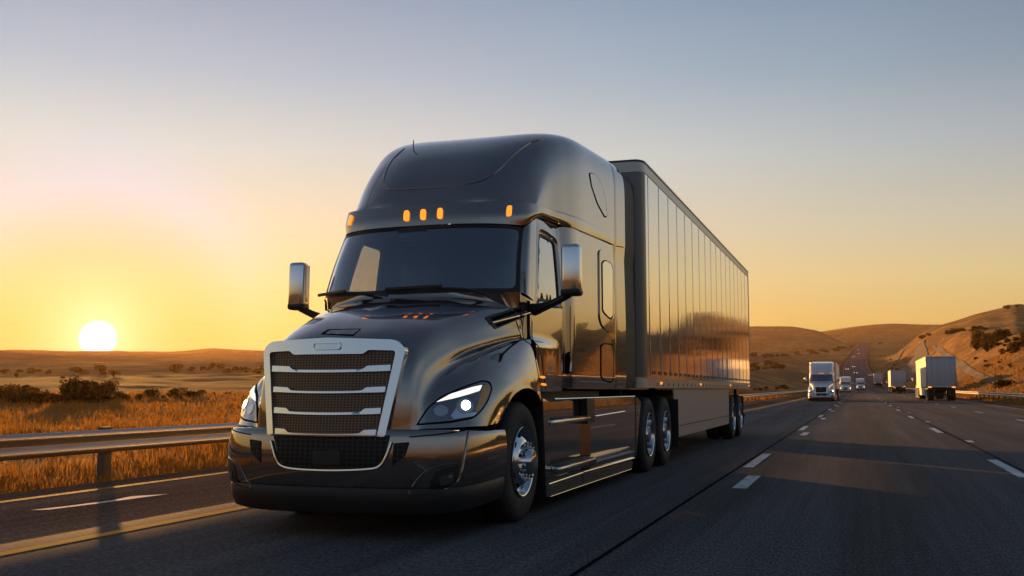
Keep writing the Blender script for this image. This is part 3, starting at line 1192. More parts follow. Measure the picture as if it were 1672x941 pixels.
n_ = 14
outer = side_of(WIN_OUT, n_)
w3, w2, w1, w0 = win_ring(.075), win_ring(.06), win_ring(.028), win_ring(.0)
mid_ = [a * .5 + b * .5 for a, b in zip(outer, win_ring(.10))]
bm = bmesh.new()
ring_strip(bm, [(outer, 0), (mid_, .002), (w3, 0.006), (w2, -.012), (w1, -.016)])
side_grid(bm, lin(1.93, 3.08, 40), lin(1.13, 1.98, 30))
fin(bm, .0008)
SIDE_BM2 = bm.copy()
door = obj('door', bm, M_PAINT, truck, 50)
bm = bmesh.new()
ring_strip(bm, [(win_ring(.030), -.010), (w0, -.010), (w0, -.05)])
fin(bm)
obj('window_seal', bm, M_RUBBER, door)
bm = bmesh.new()
P = fill2d([tuple(p) for p in w0], .06)
for sx in (1, -1):
    vs = [bm.verts.new((sx * (S(p.x, p.y) - .022), p.x, p.y)) for p in P[0]]
    for t_ in P[1]: bm.faces.new([vs[i] for i in t_])
fin(bm, 0)
obj('door_window', bm, M_SIDEGLASS, door, 180)

bm = bmesh.new()
def ztop(y): return lerp_tab([(2.25, 2.785), (2.45, 2.845), (2.8, 2.865), (3.15, 2.87), (3.6, 2.88), (4.3, 2.905), (5.25, 2.945)], y) - .006


add_grid(bm, [[sp(y, 1.16 + (ztop(y) - 1.16) * k_ / 39) for y in lin(3.08, 5.25, 56)] for k_ in range(40)], mirror=True, flip=True)
# pillar behind the door, up to the roof joint
add_grid(bm, [[Vector((S(y, 2.845), y, 2.845 + .002)) for y in lin(2.39, 3.08, 12)], [Vector((S(y, 2.85) + .004, y, max(2.848, ztop(y)))) for y in lin(2.39, 3.08, 12)]], mirror=True)
fin(bm, .0008)
SLEEP_BM = bm.copy()
sleeper = obj('sleeper_body', bm, M_PAINT, truck, 50)

# ---- windscreen, pillars, cowl
WB = [(0, 1.45, 2.03), (.35, 1.465, 2.03), (.65, 1.53, 2.03), (.88, 1.645, 2.035), (1.015, 1.79, 2.045)]
WT = [(0, 1.815, 2.715), (.33, 1.83, 2.715), (.61, 1.875, 2.712), (.83, 1.965, 2.705), (.95, 2.09, 2.695)]
NB = spl(WB, 41)
NTP = spl(WT, 41)


def ws(s, t, d=0.):
    """windscreen point: s -1..1 across, t 0..1 up"""
    u = abs(s) * 40
    j = min(int(u), 39)
    f = u - j
    a = NB[j].lerp(NB[j + 1], f)
    b = NTP[j].lerp(NTP[j + 1], f)
    p = a.lerp(b, t)
    p.y -= .03 * math.sin(math.pi * t) + d
    if s < 0: p.x = -p.x
    return p


ws_out = rnd([(-1, 0), (1, 0), (1, 1), (-1, 1)], .085, 8)
ws_in = rnd([(-.945, .055), (.945, .055), (.945, .955), (-.945, .955)], .10, 8)
bm = bmesh.new()
V, T, _ = fill2d([tuple(p) for p in resample(ws_out, .05)], .06)
vs = [bm.verts.new(ws(p.x, p.y)) for p in V]
for t_ in T: bm.faces.new([vs[i] for i in t_])
fin(bm, 0)
windscreen = obj('windscreen', bm, M_WS, truck, 180)
bm = bmesh.new()
V, T, _ = fill2d([tuple(p) for p in resample(ws_out, .04)], .2, [[tuple(p) for p in resample(ws_in, .04)]])
for dd in (.006, -.012):
    vs = [bm.verts.new(ws(p.x, p.y, dd)) for p in V]
    for t_ in T: bm.faces.new([vs[i] for i in t_])
fin(bm, 0)
obj('windscreen_seal', bm, M_RUBBER, windscreen, 60)

bm = bmesh.new()
# A pillar, from the screen edge round to the door frame
P = []
for i in range(13):
    t_ = i / 12
    a = ws(1, t_)
    z = 1.98 + (2.835 - 1.98) * t_
    y = 2.07 + (2.39 - 2.07) * t_
    b = sp(y, z)
    P.append(spl([a + Vector((.0, .004, 0)), a.lerp(b, .35) + Vector((.026, -.030, 0)), a.lerp(b, .72) + Vector((.014, -.012, 0)), b], 13))
add_grid(bm, P, mirror=True)
# cowl between bonnet and screen
hr = [p + Vector((0, 0, -.012)) for p in HP[-1][:33]]
wbm = [ws(k / 32, 0) for k in range(33)]
P = [[p + Vector((0, -.03, -.03)) for p in hr], hr, [h_.lerp(w_, .5) + Vector((0, 0, .004)) for h_, w_ in zip(hr, wbm)], [w_ + Vector((0, 0, .002)) for w_ in wbm]]
add_grid(bm, P, mirror=True)
# corner plate between bonnet rear edge, pillar foot and door
a0 = ws(1, 0)
P = [[Vector(hr[-1]) , Vector((1.0, 1.80, 1.78)), Vector((1.02, 1.84, 1.60))], [a0, Vector((1.045, 1.93, 1.90)), Vector((1.055, 1.95, 1.62))], [sp(2.07, 1.98), sp(1.99, 1.90), sp(1.96, 1.62)]]
add_grid(bm, surf(P, 9, 9), mirror=True)
fin(bm, .0008)
COWL_BM = bm.copy()
obj('cowl', bm, M_PAINT, truck, 50)

# ---- roof fairing with its brow
PB = [(0, 1.80, 2.722), (.33, 1.815, 2.722), (.61, 1.862, 2.72), (.83, 1.955, 2.716), (.955, 2.09, 2.72), (.992, 2.25, 2.785), (1.0, 2.45, 2.845), (1.008, 2.8, 2.865), (1.05, 3.15, 2.87), (1.098, 3.6, 2.88), (1.10, 4.3, 2.905), (1.112, 5.25, 2.945)]
PM = [(0, 1.815, 2.82), (.33, 1.83, 2.82), (.62, 1.878, 2.82), (.85, 1.975, 2.82), (.975, 2.11, 2.825), (1.015, 2.27, 2.86), (1.022, 2.47, 2.90), (1.028, 2.8, 2.915), (1.062, 3.15, 2.93), (1.103, 3.6, 2.945), (1.108, 4.3, 2.97), (1.118, 5.25, 3.005)]
PT = [(0, 1.865, 2.935), (.33, 1.88, 2.935), (.61, 1.93, 2.938), (.84, 2.025, 2.942), (.965, 2.15, 2.95), (1.01, 2.31, 2.958), (1.022, 2.5, 2.968), (1.03, 2.8, 2.98), (1.064, 3.15, 2.995), (1.104, 3.6, 3.01), (1.108, 4.3, 3.035), (1.118, 5.25, 3.07)]
INS = [(0, .045), (3, .04), (4, .028), (6, .02), (8, .006), (11, 0)]
PI = []
for i, p in enumerate(PT):
    p = Vector(p)
    k = lerp_tab(INS, i)
    n = Vector((0, 1, 0)) if i == 0 else (Vector((-1, 0, 0)) if i >= 6 else Vector((-p.x * .8, (1.15 - p.x) * 1.3, 0)).normalized())
    PI.append(p + n * k + Vector((0, 0, .012 + .004 * (k == 0))))
bm = bmesh.new()
NP = 121
band = [spl(PB, NP), spl(PM, NP), spl(PT, NP), spl(PI, NP)]
rows = []
for j in range(3):
    for k in range(6 if j < 2 else 4):
        t_ = k / (6 if j < 2 else 4)
        rows.append([cr1(band[max(j - 1, 0)][i], band[j][i], band[j + 1][i], band[min(j + 2, 3)][i], t_) if j == 0 else band[j][i].lerp(band[j + 1][i], t_) for i in range(NP)])
rows.append(band[3])
add_grid(bm, rows, mirror=True)
# arches
ARCH = [  # yc, zc, index on the perimeter, n, k
    (1.925, 2.965, 5.2, 2.5, 5.0), (2.00, 3.10, 5.45, 3.0, 4.4), (2.16, 3.32, 5.9, 3.6, 3.8), (2.42, 3.565, 6.5, 4.2, 3.2), (2.80, 3.775, 7.1, 5.0, 2.8), (3.3, 3.93, 8.0, 6.0, 2.5), (3.95, 4.03, 9.2, 7.0, 2.5), (4.60, 4.08, 10.3, 7.6, 2.5), (5.25, 4.12, 11.0, 7.8, 2.5)]


def per(i):
    u = i / 11 * (NP - 1)
    j = min(int(u), NP - 2)
    return band[3][j].lerp(band[3][j + 1], u - j)


def arch(yc, zc, pi, n, k, m=49):
    e_ = per(pi)
    out = []
    for q in range(m):
        a = (q / (m - 1)) * math.pi / 2
        sx = math.sin(a) ** (2 / n)
        cz = math.cos(a) ** (2 / n) if q < m - 1 else 0.
        out.append(Vector((e_.x * sx, yc + (e_.y - yc) * sx ** k, e_.z + (zc - e_.z) * cz)))
    return out


dense = []
M_ = 65
for j in range(M_):
    u = (len(ARCH) - 1) * j / (M_ - 1)
    prm = [spl([A[c_] for A in ARCH], (len(ARCH) - 1) * 16 + 1)[min(int(round(u * 16)), (len(ARCH) - 1) * 16)] for c_ in range(5)]
    dense.append(arch(*prm))
# front edge follows the brow exactly
dense[0] = None
f0 = []
for q in range(49):
    x = arch(*ARCH[0])[q].x
    i = min(range(NP), key=lambda i_: abs(band[3][i_].x - x) if i_ <= 5 / 11 * (NP - 1) + 1 else 9)
    p = band[3][i].copy()
    p.x = x
    f0.append(p)
dense[0] = f0
add_grid(bm, dense, mirror=True)
fin(bm, .0012)
ROOF_BM = bm.copy()
roof = obj('roof_fairing', bm, M_PAINT, truck, 40)

# ---- side extenders behind the sleeper (same section, a hand's breadth of gap)
bm = bmesh.new()
sec = []
last = dense[-1]
full = [Vector((p.x, 0, p.z)) for p in last] + [Vector((p.x, 0, p.z)) for p in (band[2][-1], band[1][-1], band[0][-1])] + [Vector((S(5.2, z), 0, z)) for z in lin(2.8, 1.16, 16)]
EX = []
for y, sc, dz in ((5.275, .980, -.006), (5.29, .987, -.002), (5.45, .990, .01), (5.65, .996, .02), (5.86, 1.002, .02), (5.86, .985, .01)):
    EX.append([Vector((p.x * sc, y, p.z + (dz if p.z > 3 else dz * max(0, (p.z - 2) / 1.0)))) for p in full])
add_grid(bm, EX, mirror=True)
fin(bm, .001)
EXT_BM = bm.copy()
ext = obj('side_extender', bm, M_PAINT, truck, 40)
bm = bmesh.new()
EX = []
for y, sc, dz in ((5.87, .998, .012), (6.42, 1.006, .0), (6.42, .96, -.03)):
    EX.append([Vector((p.x * sc, y, p.z + (dz if p.z > 3 else 0))) for p in full])
add_grid(bm, EX, mirror=True)
fin(bm, .001)
obj('rubber_shade_edge', bm, M_RUBBER, ext, 40)  # rubber edge, widened to stand in for the extender's dark reflection
bm = bmesh.new()
# dark back wall of sleeper closing the shell, and gap filler just inside the joint
box(bm, (0, 5.2, 2.55), (2.1, .02, 2.8))
obj('back_wall', bm, M_DARK, sleeper)

# ---- bumper
BP = [(0, 0, 0), (.36, .010, 0), (.66, .05, 0), (.88, .135, 0), (1.02, .27, 0), (1.095, .46, 0), (1.13, .72, 0), (1.14, 1.0, 0)]
NBP = spl(BP, 61)


def bump_row(z, out, top=0.):
    r = []
    for i, p in enumerate(NBP):
        n = Vector((0, -1, 0)) if i == 0 else (NBP[min(i + 1, 60)] - NBP[i - 1]).cross(Vector((0, 0, 1))).normalized()
        if n.y > 0: n = -n
        r.append(p + n * out + Vector((0, 0, z + top * (p.y))))
    return r


ZB = [(.845, -.035), (.84, -.012), (.828, 0.), (.78, .008), (.70, .016), (.62, .02), (.52, .018), (.44, .012), (.405, .002), (.392, -.02)]
bm = bmesh.new()
add_grid(bm, [bump_row(z, o_, -.02 if z > .8 else .03 * (z < .5)) for z, o_ in ZB], mirror=True)
fin(bm, .0006)
BUMP_BM = bm.copy()
bumper = obj('bumper', bm, M_PAINT, truck, 40)
bm = bmesh.new()
add_grid(bm, [bump_row(z, o_, .03 if z > .36 else .05) for z, o_ in [(.398, -.03), (.395, -.012), (.36, -.004), (.27, -.012), (.205, -.04), (.185, -.10), (.19, -.3)]], mirror=True)
fin(bm, .0006)
LIPB = bm.copy()
obj('air_dam', bm, M_BLACK, bumper, 40)

# ---- everything that lies on the skin is measured on it
def bvh_of(*bms):
    vs, fs = [], []
    for b in bms:
        o_ = len(vs)
        b.verts.ensure_lookup_table()
        b.verts.index_update()
        vs += [v.co.copy() for v in b.verts]
        fs += [[v.index + o_ for v in f.verts] for f in b.faces]
    return BVHTree.FromPolygons(vs, fs)


BV = bvh_of(HOOD_BM, SIDE_BM2, SLEEP_BM, COWL_BM, ROOF_BM, BUMP_BM, EXT_BM, LIPB)


def skin(px, py, bv=None, origin=None):
    d = ray(px, py)
    o_ = (origin or EYE_L)
    loc, nrm, _, _ = (bv or BV).ray_cast(o_, d)
    if loc is None: return None, None
    if nrm.dot(d) > 0: nrm = -nrm
    return loc, nrm


def on_skin(name, poly, m, parent, off=.006, thick=.012, step=4, r=0., mirror=True, bv=None, sharp=50, label=None, holes=(), origin=None):
    """a plate whose outline was measured in the photograph, laid on the body with real thickness"""
    out = []
    pl = rnd(poly, r, 5) if r else [Vector(p) for p in poly]
    V, T, _ = fill2d([tuple(p) for p in resample(pl, step)], step, [[tuple(q) for q in resample(h, step)] for h in holes])
    L = [skin(p.x, p.y, bv, origin) for p in V]
    for fx in ((1, -1) if mirror else (1,)):
        bm = bmesh.new()
        up, dn = {}, {}
        for i, (a, n) in enumerate(L):
            if a is None: continue
            p, q = a + n * off, a - n * thick
            up[i] = bm.verts.new((p.x * fx, p.y, p.z))
            dn[i] = bm.verts.new((q.x * fx, q.y, q.z))
        cnt = {}
        for t_ in T:
            if all(i in up for i in t_):
                bm.faces.new([up[i] for i in t_])
                for k in range(3):
                    e_ = (t_[k], t_[(k + 1) % 3])
                    cnt[tuple(sorted(e_))] = cnt.get(tuple(sorted(e_)), 0) + 1
        for (a, b), c_ in cnt.items():
            if c_ == 1: bm.faces.new([up[a], up[b], dn[b], dn[a]])
        fin(bm, 0)
        out.append(obj(name, bm, m, parent, sharp, label))
    return out


def line_on_skin(bm, pts, r, mirror=True, off=0., bv=None, seg=6, smooth=True, origin=None):
    pts = [Vector(p) for p in pts]
    if smooth and len(pts) > 2: pts = spl(pts, len(pts) * 8)
    pts = resample(pts, 4, False)
    L = []
    for p in pts:
        a, n = skin(p.x, p.y, bv, origin)
        if a is not None: L.append(a + n * off)
    if len(L) < 2: return
    tube(bm, L, r, seg)
    if mirror: tube(bm, [Vector((-p.x, p.y, p.z)) for p in L], r, seg)


def disc_px(cx_, cy_, rx, ry, n=18, tilt=0.):
    out = []
    for k in range(n):
        a = 2 * math.pi * k / n
        x, y = rx * math.cos(a), ry * math.sin(a)
        out.append((cx_ + x * math.cos(tilt) - y * math.sin(tilt), cy_ + x * math.sin(tilt) + y * math.cos(tilt)))
    return out


# ---- headlights
for hl_ in on_skin('headlight', [(683, 692), (700, 667), (722, 650), (758, 634), (786, 624), (797, 626), (801, 635), (794, 655), (785, 669), (772, 681), (735, 688)], M_HOUSING, truck, .008, .02, 4, [3, 8, 6, 6, 5, 5, 5, 6, 6, 6, 6]):
    pass
heads = [o for o in COL.objects if o.name.startswith('headlight')]
_rim = on_skin('lamp_gasket', [(679, 695), (697, 666), (720, 647), (757, 631), (787, 621), (800, 623), (804, 635), (797, 656), (787, 671), (773, 684), (735, 691)], M_GAP, None, .004, .02, 4, [3, 8, 6, 6, 5, 5, 5, 6, 6, 6, 6])
_rim[0].parent, _rim[1].parent = heads[0], heads[1]


def head_bits(name, poly, m, off, th=.004, step=2.5, r=0.):
    two = on_skin(name, poly, m, None, off, th, step, r)
    two[0].parent, two[1].parent = heads[0], heads[1]


head_bits('daytime_strip', [(712, 657.5), (735, 645), (770, 633.5), (786, 630), (782, 639), (764, 645), (738, 652)], M_DRL, .013, .004, 2.5, 1.5)
head_bits('reflector', disc_px(758, 664, 14, 13), M_LAMPSOFT, .012)
head_bits('projector_ring', disc_px(759, 663.5, 10.5, 10.5), M_CHROME, .015)
head_bits('projector', disc_px(759.5, 663, 7.0, 7.4), M_LAMP, .019)
head_bits('low_beam_bowl', disc_px(719.5, 671.5, 11.5, 9), M_LAMPSOFT, .012)
head_bits('chrome_blade', [(736, 679), (748, 662), (752, 676), (778, 674), (772, 680), (740, 685)], M_CHROME, .011, .004, 2.5, 1)
head_bits('turn_lens', [(788, 632), (797, 629), (798, 637), (791, 655), (783, 668), (775, 674), (780, 655)], M_AMBERLENS, .012, .004, 2.5, 2)

# ---- grille
def gy(x, z): return -.03 + .095 * (x / .62) ** 2 + max(0., z - .8) * .105


def gplate(bm, poly, d0, d1, step=.05, holes=()):
    V, T, _ = fill2d([tuple(p) for p in resample(poly, step)], step, holes)
    up = [bm.verts.new((p.x, gy(p.x, p.y) - d1, p.y)) for p in V]
    dn = [bm.verts.new((p.x, gy(p.x, p.y) - d0, p.y)) for p in V]
    cnt = {}
    for t_ in T:
        bm.faces.new([up[i] for i in t_])
        for k in range(3):
            e_ = tuple(sorted((t_[k], t_[(k + 1) % 3])))
            cnt[e_] = cnt.get(e_, 0) + 1
    for (a, b), c_ in cnt.items():
        if c_ == 1: bm.faces.new([up[a], up[b], dn[b], dn[a]])


G_OUT = rnd([(-.515, .79), (.515, .79), (.635, 1.47), (.56, 1.535), (0, 1.556), (-.56, 1.535), (-.635, 1.47)], [.02, .02, .09, .06, 0, .06, .09], 6)
G_IN = rnd([(-.455, .80), (.455, .80), (.562, 1.45), (.345, 1.456), (.31, 1.425), (-.31, 1.425), (-.345, 1.456), (-.562, 1.45)], [.01, .01, .03, .02, .02, .02, .02, .03], 4)
bm = bmesh.new()
gplate(bm, G_OUT, -.03, .035, .05, [[tuple(p) for p in resample(G_IN, .05)]])
fin(bm, 0)
grille = obj('grille', bm, M_CHROME, truck, 40)
bev = grille.modifiers.new('soft_edge', 'BEVEL')
bev.width, bev.segments, bev.limit_method, bev.angle_limit = .016, 4, 'ANGLE', R(50)
bm = bmesh.new()
gplate(bm, [Vector(p) for p in [(-.48, .79), (.48, .79), (.60, 1.47), (-.60, 1.47)]], -.03, .003, .06)
fin(bm, 0)
obj('mesh_panel', bm, M_MESH, grille, 60)
for zc_, hw in ((1.305, .525), (1.140, .497), (.975, .470), (.812, .445)):
    c_ = lambda x: -.012 * (1 - (x / hw) ** 2)
    top = [(-hw, zc_ + .036), (-.345, zc_ + .036 + c_(-.345)), (-.31, zc_ + .012 + c_(-.31))] + [(x, zc_ + .010 + c_(x)) for x in lin(-.25, .25, 7)] + [(.31, zc_ + .012 + c_(.31)), (.345, zc_ + .036 + c_(.345)), (hw, zc_ + .036)]
    bot = [(x, zc_ - .012 + c_(x)) for x in lin(hw, -hw, 13)]
    bm = bmesh.new()
    gplate(bm, top + bot, -.02, .028, .05)
    fin(bm, 0)
    o = obj('louvre_bar', bm, M_CHROME, grille, 40)
    bv_ = o.modifiers.new('soft_edge', 'BEVEL')
    bv_.width, bv_.segments, bv_.limit_method, bv_.angle_limit = .004, 2, 'ANGLE', R(50)
bm = bmesh.new()
for wx, wz, d_ in ((.125, .030, .05), ):
    pl = rnd([(-wx, 1.490 - wz), (wx, 1.490 - wz), (wx, 1.490 + wz), (-wx, 1.490 + wz)], .028, 6)
    hol = rnd([(-wx + .014, 1.490 - wz + .012), (wx - .014, 1.490 - wz + .012), (wx - .014, 1.490 + wz - .012), (-wx + .014, 1.490 + wz - .012)], .018, 6)
    gplate(bm, pl, 0, d_, .03, [[tuple(p) for p in resample(hol, .03)]])
fin(bm, 0)
badge = obj('badge_frame', bm, M_CHROME, grille, 40)
bm = bmesh.new()
gplate(bm, rnd([(-.11, 1.474), (.11, 1.474), (.11, 1.506), (-.11, 1.506)], .012, 5), 0, .042, .03)
fin(bm, 0)
obj('badge_plate', bm, M_SATIN, badge, 40)

# ---- lower intake and bumper details
on_skin('intake', [(447, 708), (637, 711), (629, 742), (617, 760), (590, 765), (500, 764), (470, 762), (456, 750)], M_MESHD, bumper, .010, .02, 6, [2, 2, 8, 10, 6, 4, 6, 8], mirror=False)
bm = bmesh.new()
line_on_skin(bm, [(444, 720), (452, 748), (463, 761), (490, 766), (545, 768), (600, 766), (620, 761), (631, 745), (640, 722)], .011, False, .012)
obj('intake_trim', bm, M_CHROME, bumper)
on_skin('side_slot', [(643, 724), (669, 722), (662, 744), (640, 762)], M_MESHD, bumper, .008, .02, 4, 3)
on_skin('fog_lamp', [(703, 786), (712, 768), (748, 758), (747, 782), (738, 796), (701, 800)], M_BLACK, bumper, .008, .02, 4, 6)
on_skin('fog_lens', [(716, 779), (741, 770), (739, 788), (718, 793)], M_HOUSING, bumper, .014, .01, 4, 4)
on_skin('fog_lens_spark', disc_px(734, 778, 2.6, 2.2, 10), M_AMBERLENS, bumper, .018, .004, 1.5)
bm = bmesh.new()
line_on_skin(bm, [(765, 704), (760, 735), (754, 768), (744, 788), (720, 801), (690, 806), (664, 807)], .009, True, .002)
line_on_skin(bm, [(668, 805), (678, 788), (694, 771), (714, 762), (749, 756)], .006, True, .002)
obj('corner_trim', bm, M_PAINT, bumper)
bm = bmesh.new()
line_on_skin(bm, [(669, 714), (720, 709), (765, 702), (800, 695), (826, 689)], .005, False, .002)
bm2 = bm.copy()
for v in bm2.verts: v.co.x *= -1
obj('bumper_joint', bm, M_GAP, bumper)
obj('bumper_joint', fin(bm2, 0), M_GAP, bumper)
on_skin('plate_blank', [(512, 736), (557, 736), (557, 759), (512, 759)], M_BLACK, bumper, .02, .01, 6, 2, mirror=False)

# ---- panel joints
bm = bmesh.new()
line_on_skin(bm, [(856, 508), (854, 525), (853, 543), (857, 556), (868, 565), (874, 585), (879, 612), (884, 638)], .004)
line_on_skin(bm, [(869, 525), (869, 548), (872, 558), (880, 568), (885, 590), (889, 620), (892, 642)], .004)
line_on_skin(bm, [(931, 500), (931, 560), (932, 600), (932, 640)], .004, smooth=False)
line_on_skin(bm, [(1006, 402), (1018, 404)], .006, smooth=False)
line_on_skin(bm, [(886, 353), (915, 364), (950, 378), (1000, 399)], .005)
line_on_skin(bm, [(640, 262), (622, 285), (606, 315), (596, 344)], .002, False)
obj('panel_joint', bm, M_GAP, truck)
bm = bmesh.new()
line_on_skin(bm, [(660, 243), (640, 262), (629, 284), (627, 302), (640, 310), (672, 309), (720, 306), (765, 300), (792, 292), (815, 276), (838, 253), (862, 235), (880, 229)], .014, False, -.002)
obj('roof_ridge', bm, M_PAINT, roof)
on_skin('sleeper_vent', [(961, 282), (970, 283), (982, 300), (989, 330), (991, 354), (987, 356), (975, 334), (965, 304)], M_GAP, roof, .004, .01, 4, 4)
on_skin('vent_cover', [(962.3, 283.2), (970, 284.2), (981.4, 300.8), (988.2, 330), (990, 352.5), (987, 353.6), (975.6, 333), (965.8, 304.4)], M_PAINT, roof, .008, .01, 4, 3)
for nm, fr_, mm in (('sleeper_window', [(977, 408), (991, 406), (1000, 420), (1001, 541), (994, 544), (982, 533), (978, 520)], M_PAINT),):
    fo = on_skin(nm, fr_, M_PAINT, sleeper, .014, .01, 4, 6)
    rp = rnd(fr_, 6)
    two = on_skin('window_gasket', [(980, 428), (986, 424), (996, 430), (999, 440), (999, 518), (995, 523), (985, 514), (981, 508)], M_GAP, None, .018, .01, 4, 4)
    tw2 = on_skin('window_pane', [(981.3, 429.5), (986.5, 425.8), (995.2, 431.3), (997.9, 441), (997.9, 515.5), (994, 520), (985.7, 512), (982.1, 506.5)], M_SIDEGLASS, None, .021, .004, 4, 3)
    tw3 = on_skin('pane_dark', [(986, 450), (995, 452), (995, 508), (988, 505)], M_BLACK, None, .0195, .002, 4, 2)
    for q in (two, tw2, tw3): q[0].parent, q[1].parent = fo[0], fo[1]
fo = on_skin('luggage_door', [(980, 563), (986, 560), (1000, 562), (1002, 568), (1002, 622), (996, 626), (984, 622), (980, 615)], M_GAP, sleeper, .003, .01, 4, 4)
on_skin('luggage_panel', [(981.5, 565), (986.5, 562), (999, 564), (1000.5, 569), (1000.5, 620), (995.5, 623.5), (985, 620), (981.5, 614)], M_PAINT, sleeper, .007, .01, 4, 3)
on_skin('door_handle_recess', [(922.5, 578), (930, 574), (931, 577), (931, 609), (926, 612), (922.5, 609)], M_GAP, door, .003, .01, 3, 3)
bm = bmesh.new()
line_on_skin(bm, [(927.5, 578), (928.5, 590), (928, 607)], .012, True, .03)
obj('door_handle', bm, M_CHROME, door)
on_skin('air_vent', [(791, 519), (854, 499), (858, 517), (808, 538)], M_BLACK, bonnet, .006, .02, 4, 2)
on_skin('vent_slot', [(800, 520), (850, 504), (852, 508), (804, 525)], M_GAP, bonnet, .009, .01, 3, 1)
on_skin('vent_slot', [(808, 530), (854, 515), (855, 517), (811, 534)], M_GAP, bonnet, .009, .01, 3, 1)
bm = bmesh.new()
line_on_skin(bm, [(801, 528), (830, 520), (862, 511)], .010, True, .022)
obj('vent_blade', bm, M_CHROME, bonnet)
for q in ((885.5, 616), (887.5, 628)):  # amber reflections on the cab side, added as small glowing lamps
    on_skin('side_marker_or_glint', disc_px(q[0], q[1], 3.2, 2.2, 12), M_AMBER, door, .012, .01, 1.5)
for q in ((572.5, 363), (664.5, 353.5), (691.5, 351.5), (719, 349.5)):
    pass
ML = [(831, 345.5, True), (664.5, 353.5, False), (691.5, 351.5, False), (719, 349.5, False)]
for x_, y_, mir in ML:
    on_skin('marker_lamp', [(x_ - 4.6, y_ - .2), (x_ - 3.2, y_ - 8), (x_ + 4.6, y_ - 8.4), (x_ + 3.4, y_ + 8), (x_ - 4.2, y_ + 8.4)], M_AMBER, roof, .018, .01, 2.5, 3, mirror=mir)
# hood intake plate behind the badge
on_skin('bonnet_scoop', [(523, 546), (536, 538), (590, 537), (577, 549)], M_GAP, bonnet, .002, .004, 4, 1, mirror=False)
on_skin('bonnet_scoop_lid', [(531, 545.5), (539, 540), (587, 539), (577, 547)], M_PAINT, bonnet, .005, .004, 4, 1, mirror=False)

# ---- aerial, wipers
bm = bmesh.new()
a, n = skin(675, 246)
tube(bm, [a + Vector((0, 0, -.02)), a + Vector((0, 0, .11))], .006, 6)
obj('aerial', bm, M_BLACK, roof)


def wiper(pts, name='wiper'):
    bm = bmesh.new()
    L = [ws(s, t_, d_) for s, t_, d_ in pts]
    tube(bm, spl(L, 12), [.012 - .0006 * k for k in range(12)], 6)
    a, b = L[0], L[-1]
    tube(bm, [L[-2].lerp(b, -.3) + Vector((0, -.008, .012)), b + (b - L[-2]) * .5 + Vector((0, -.004, .012))], .016, 6)
    fin(bm, 0)
    obj(name, bm, M_BLACK, truck)


wiper([(-.10, -.03, .05), (-.3, .03, .05), (-.55, .05, .035), (-.86, .035, .03)])
wiper([(.62, -.03, .05), (.45, .04, .05), (.2, .065, .035), (-.02, .055, .03)])

# ---- cab interior
bm = bmesh.new()
box(bm, (0, 3.34, 2.1), (1.98, .03, 1.7))
box(bm, (0, 2.85, 2.76), (1.86, .96, .03))
box(bm, (0, 2.28, 2.75), (1.5, .4, .03))
box(bm, (0, 2.4, 1.32), (1.98, 1.9, .03))
fin(bm, 0)
obj('cab_lining', bm, M_INT, truck)
bm = bmesh.new()
ring_strip(bm, [(outer, -.075), (w1, -.07), (w0, -.055)], mirror=True)
side_grid(bm, lin(1.95, 3.3, 8), lin(1.2, 1.98, 6), -.07)
side_grid(bm, lin(3.08, 3.34, 4), lin(1.98, 2.86, 6), -.07)
fin(bm, .0008)
obj('door_trim', bm, M_INT, door)
bm = bmesh.new()
P = [[Vector((x, y_, z_)) for x in lin(-1.0, 1.0, 21)] for y_, z_ in ((1.62, 2.0), (1.75, 2.035), (1.95, 2.03), (2.12, 1.96), (2.18, 1.8), (2.15, 1.3))]
for r_ in P:
    for p in r_: p.y += .24 * (p.x / 1.0) ** 2 - .04
add_grid(bm, P)
box(bm, (.5, 2.08, 2.055), (.5, .26, .07), .03)
fin(bm, 0)
obj('dashboard', bm, M_INT2, truck)
bm = bmesh.new()
rg = []
for k in range(33):
    a = 2 * math.pi * k / 32
    rg.append(Vector((.5 + .22 * math.cos(a), 2.30 + .10 * math.sin(a), 2.05 + .19 * math.sin(a))))
tube(bm, rg, .017, 8, cap=False)
tube(bm, [(.29, 2.3, 2.05), (.5, 2.29, 2.04), (.71, 2.3, 2.05)], .02, 6)
tube(bm, [(.5, 2.29, 2.04), (.5, 2.1, 1.85)], .04, 8)
fin(bm, 0)
obj('steering_wheel', bm, M_BLACK, truck)
for sx in (-1, 1):
    bm = bmesh.new()
    box(bm, (.5 * sx, 2.75, 1.75), (.52, .5, .16), .05)
    box(bm, (.5 * sx, 3.02, 2.15), (.50, .14, .74), .06)
    box(bm, (.5 * sx, 3.03, 2.60), (.28, .12, .18), .05)
    obj('seat', bm, M_INT2, truck)
bm = bmesh.new()
c_ = ws(-.06, .89, -.05)
box(bm, (c_.x, c_.y, c_.z), (.32, .08, .11), .025)
obj('camera_pod', bm, M_BLACK, windscreen)
bm = bmesh.new()
tube(bm, spl([(-.945, 2.02, 2.17), (-.90, 2.0, 2.22), (-.895, 2.04, 2.36), (-.93, 2.09, 2.42)], 14), .016, 8)
obj('grab_handle', bm, M_INT2, truck)

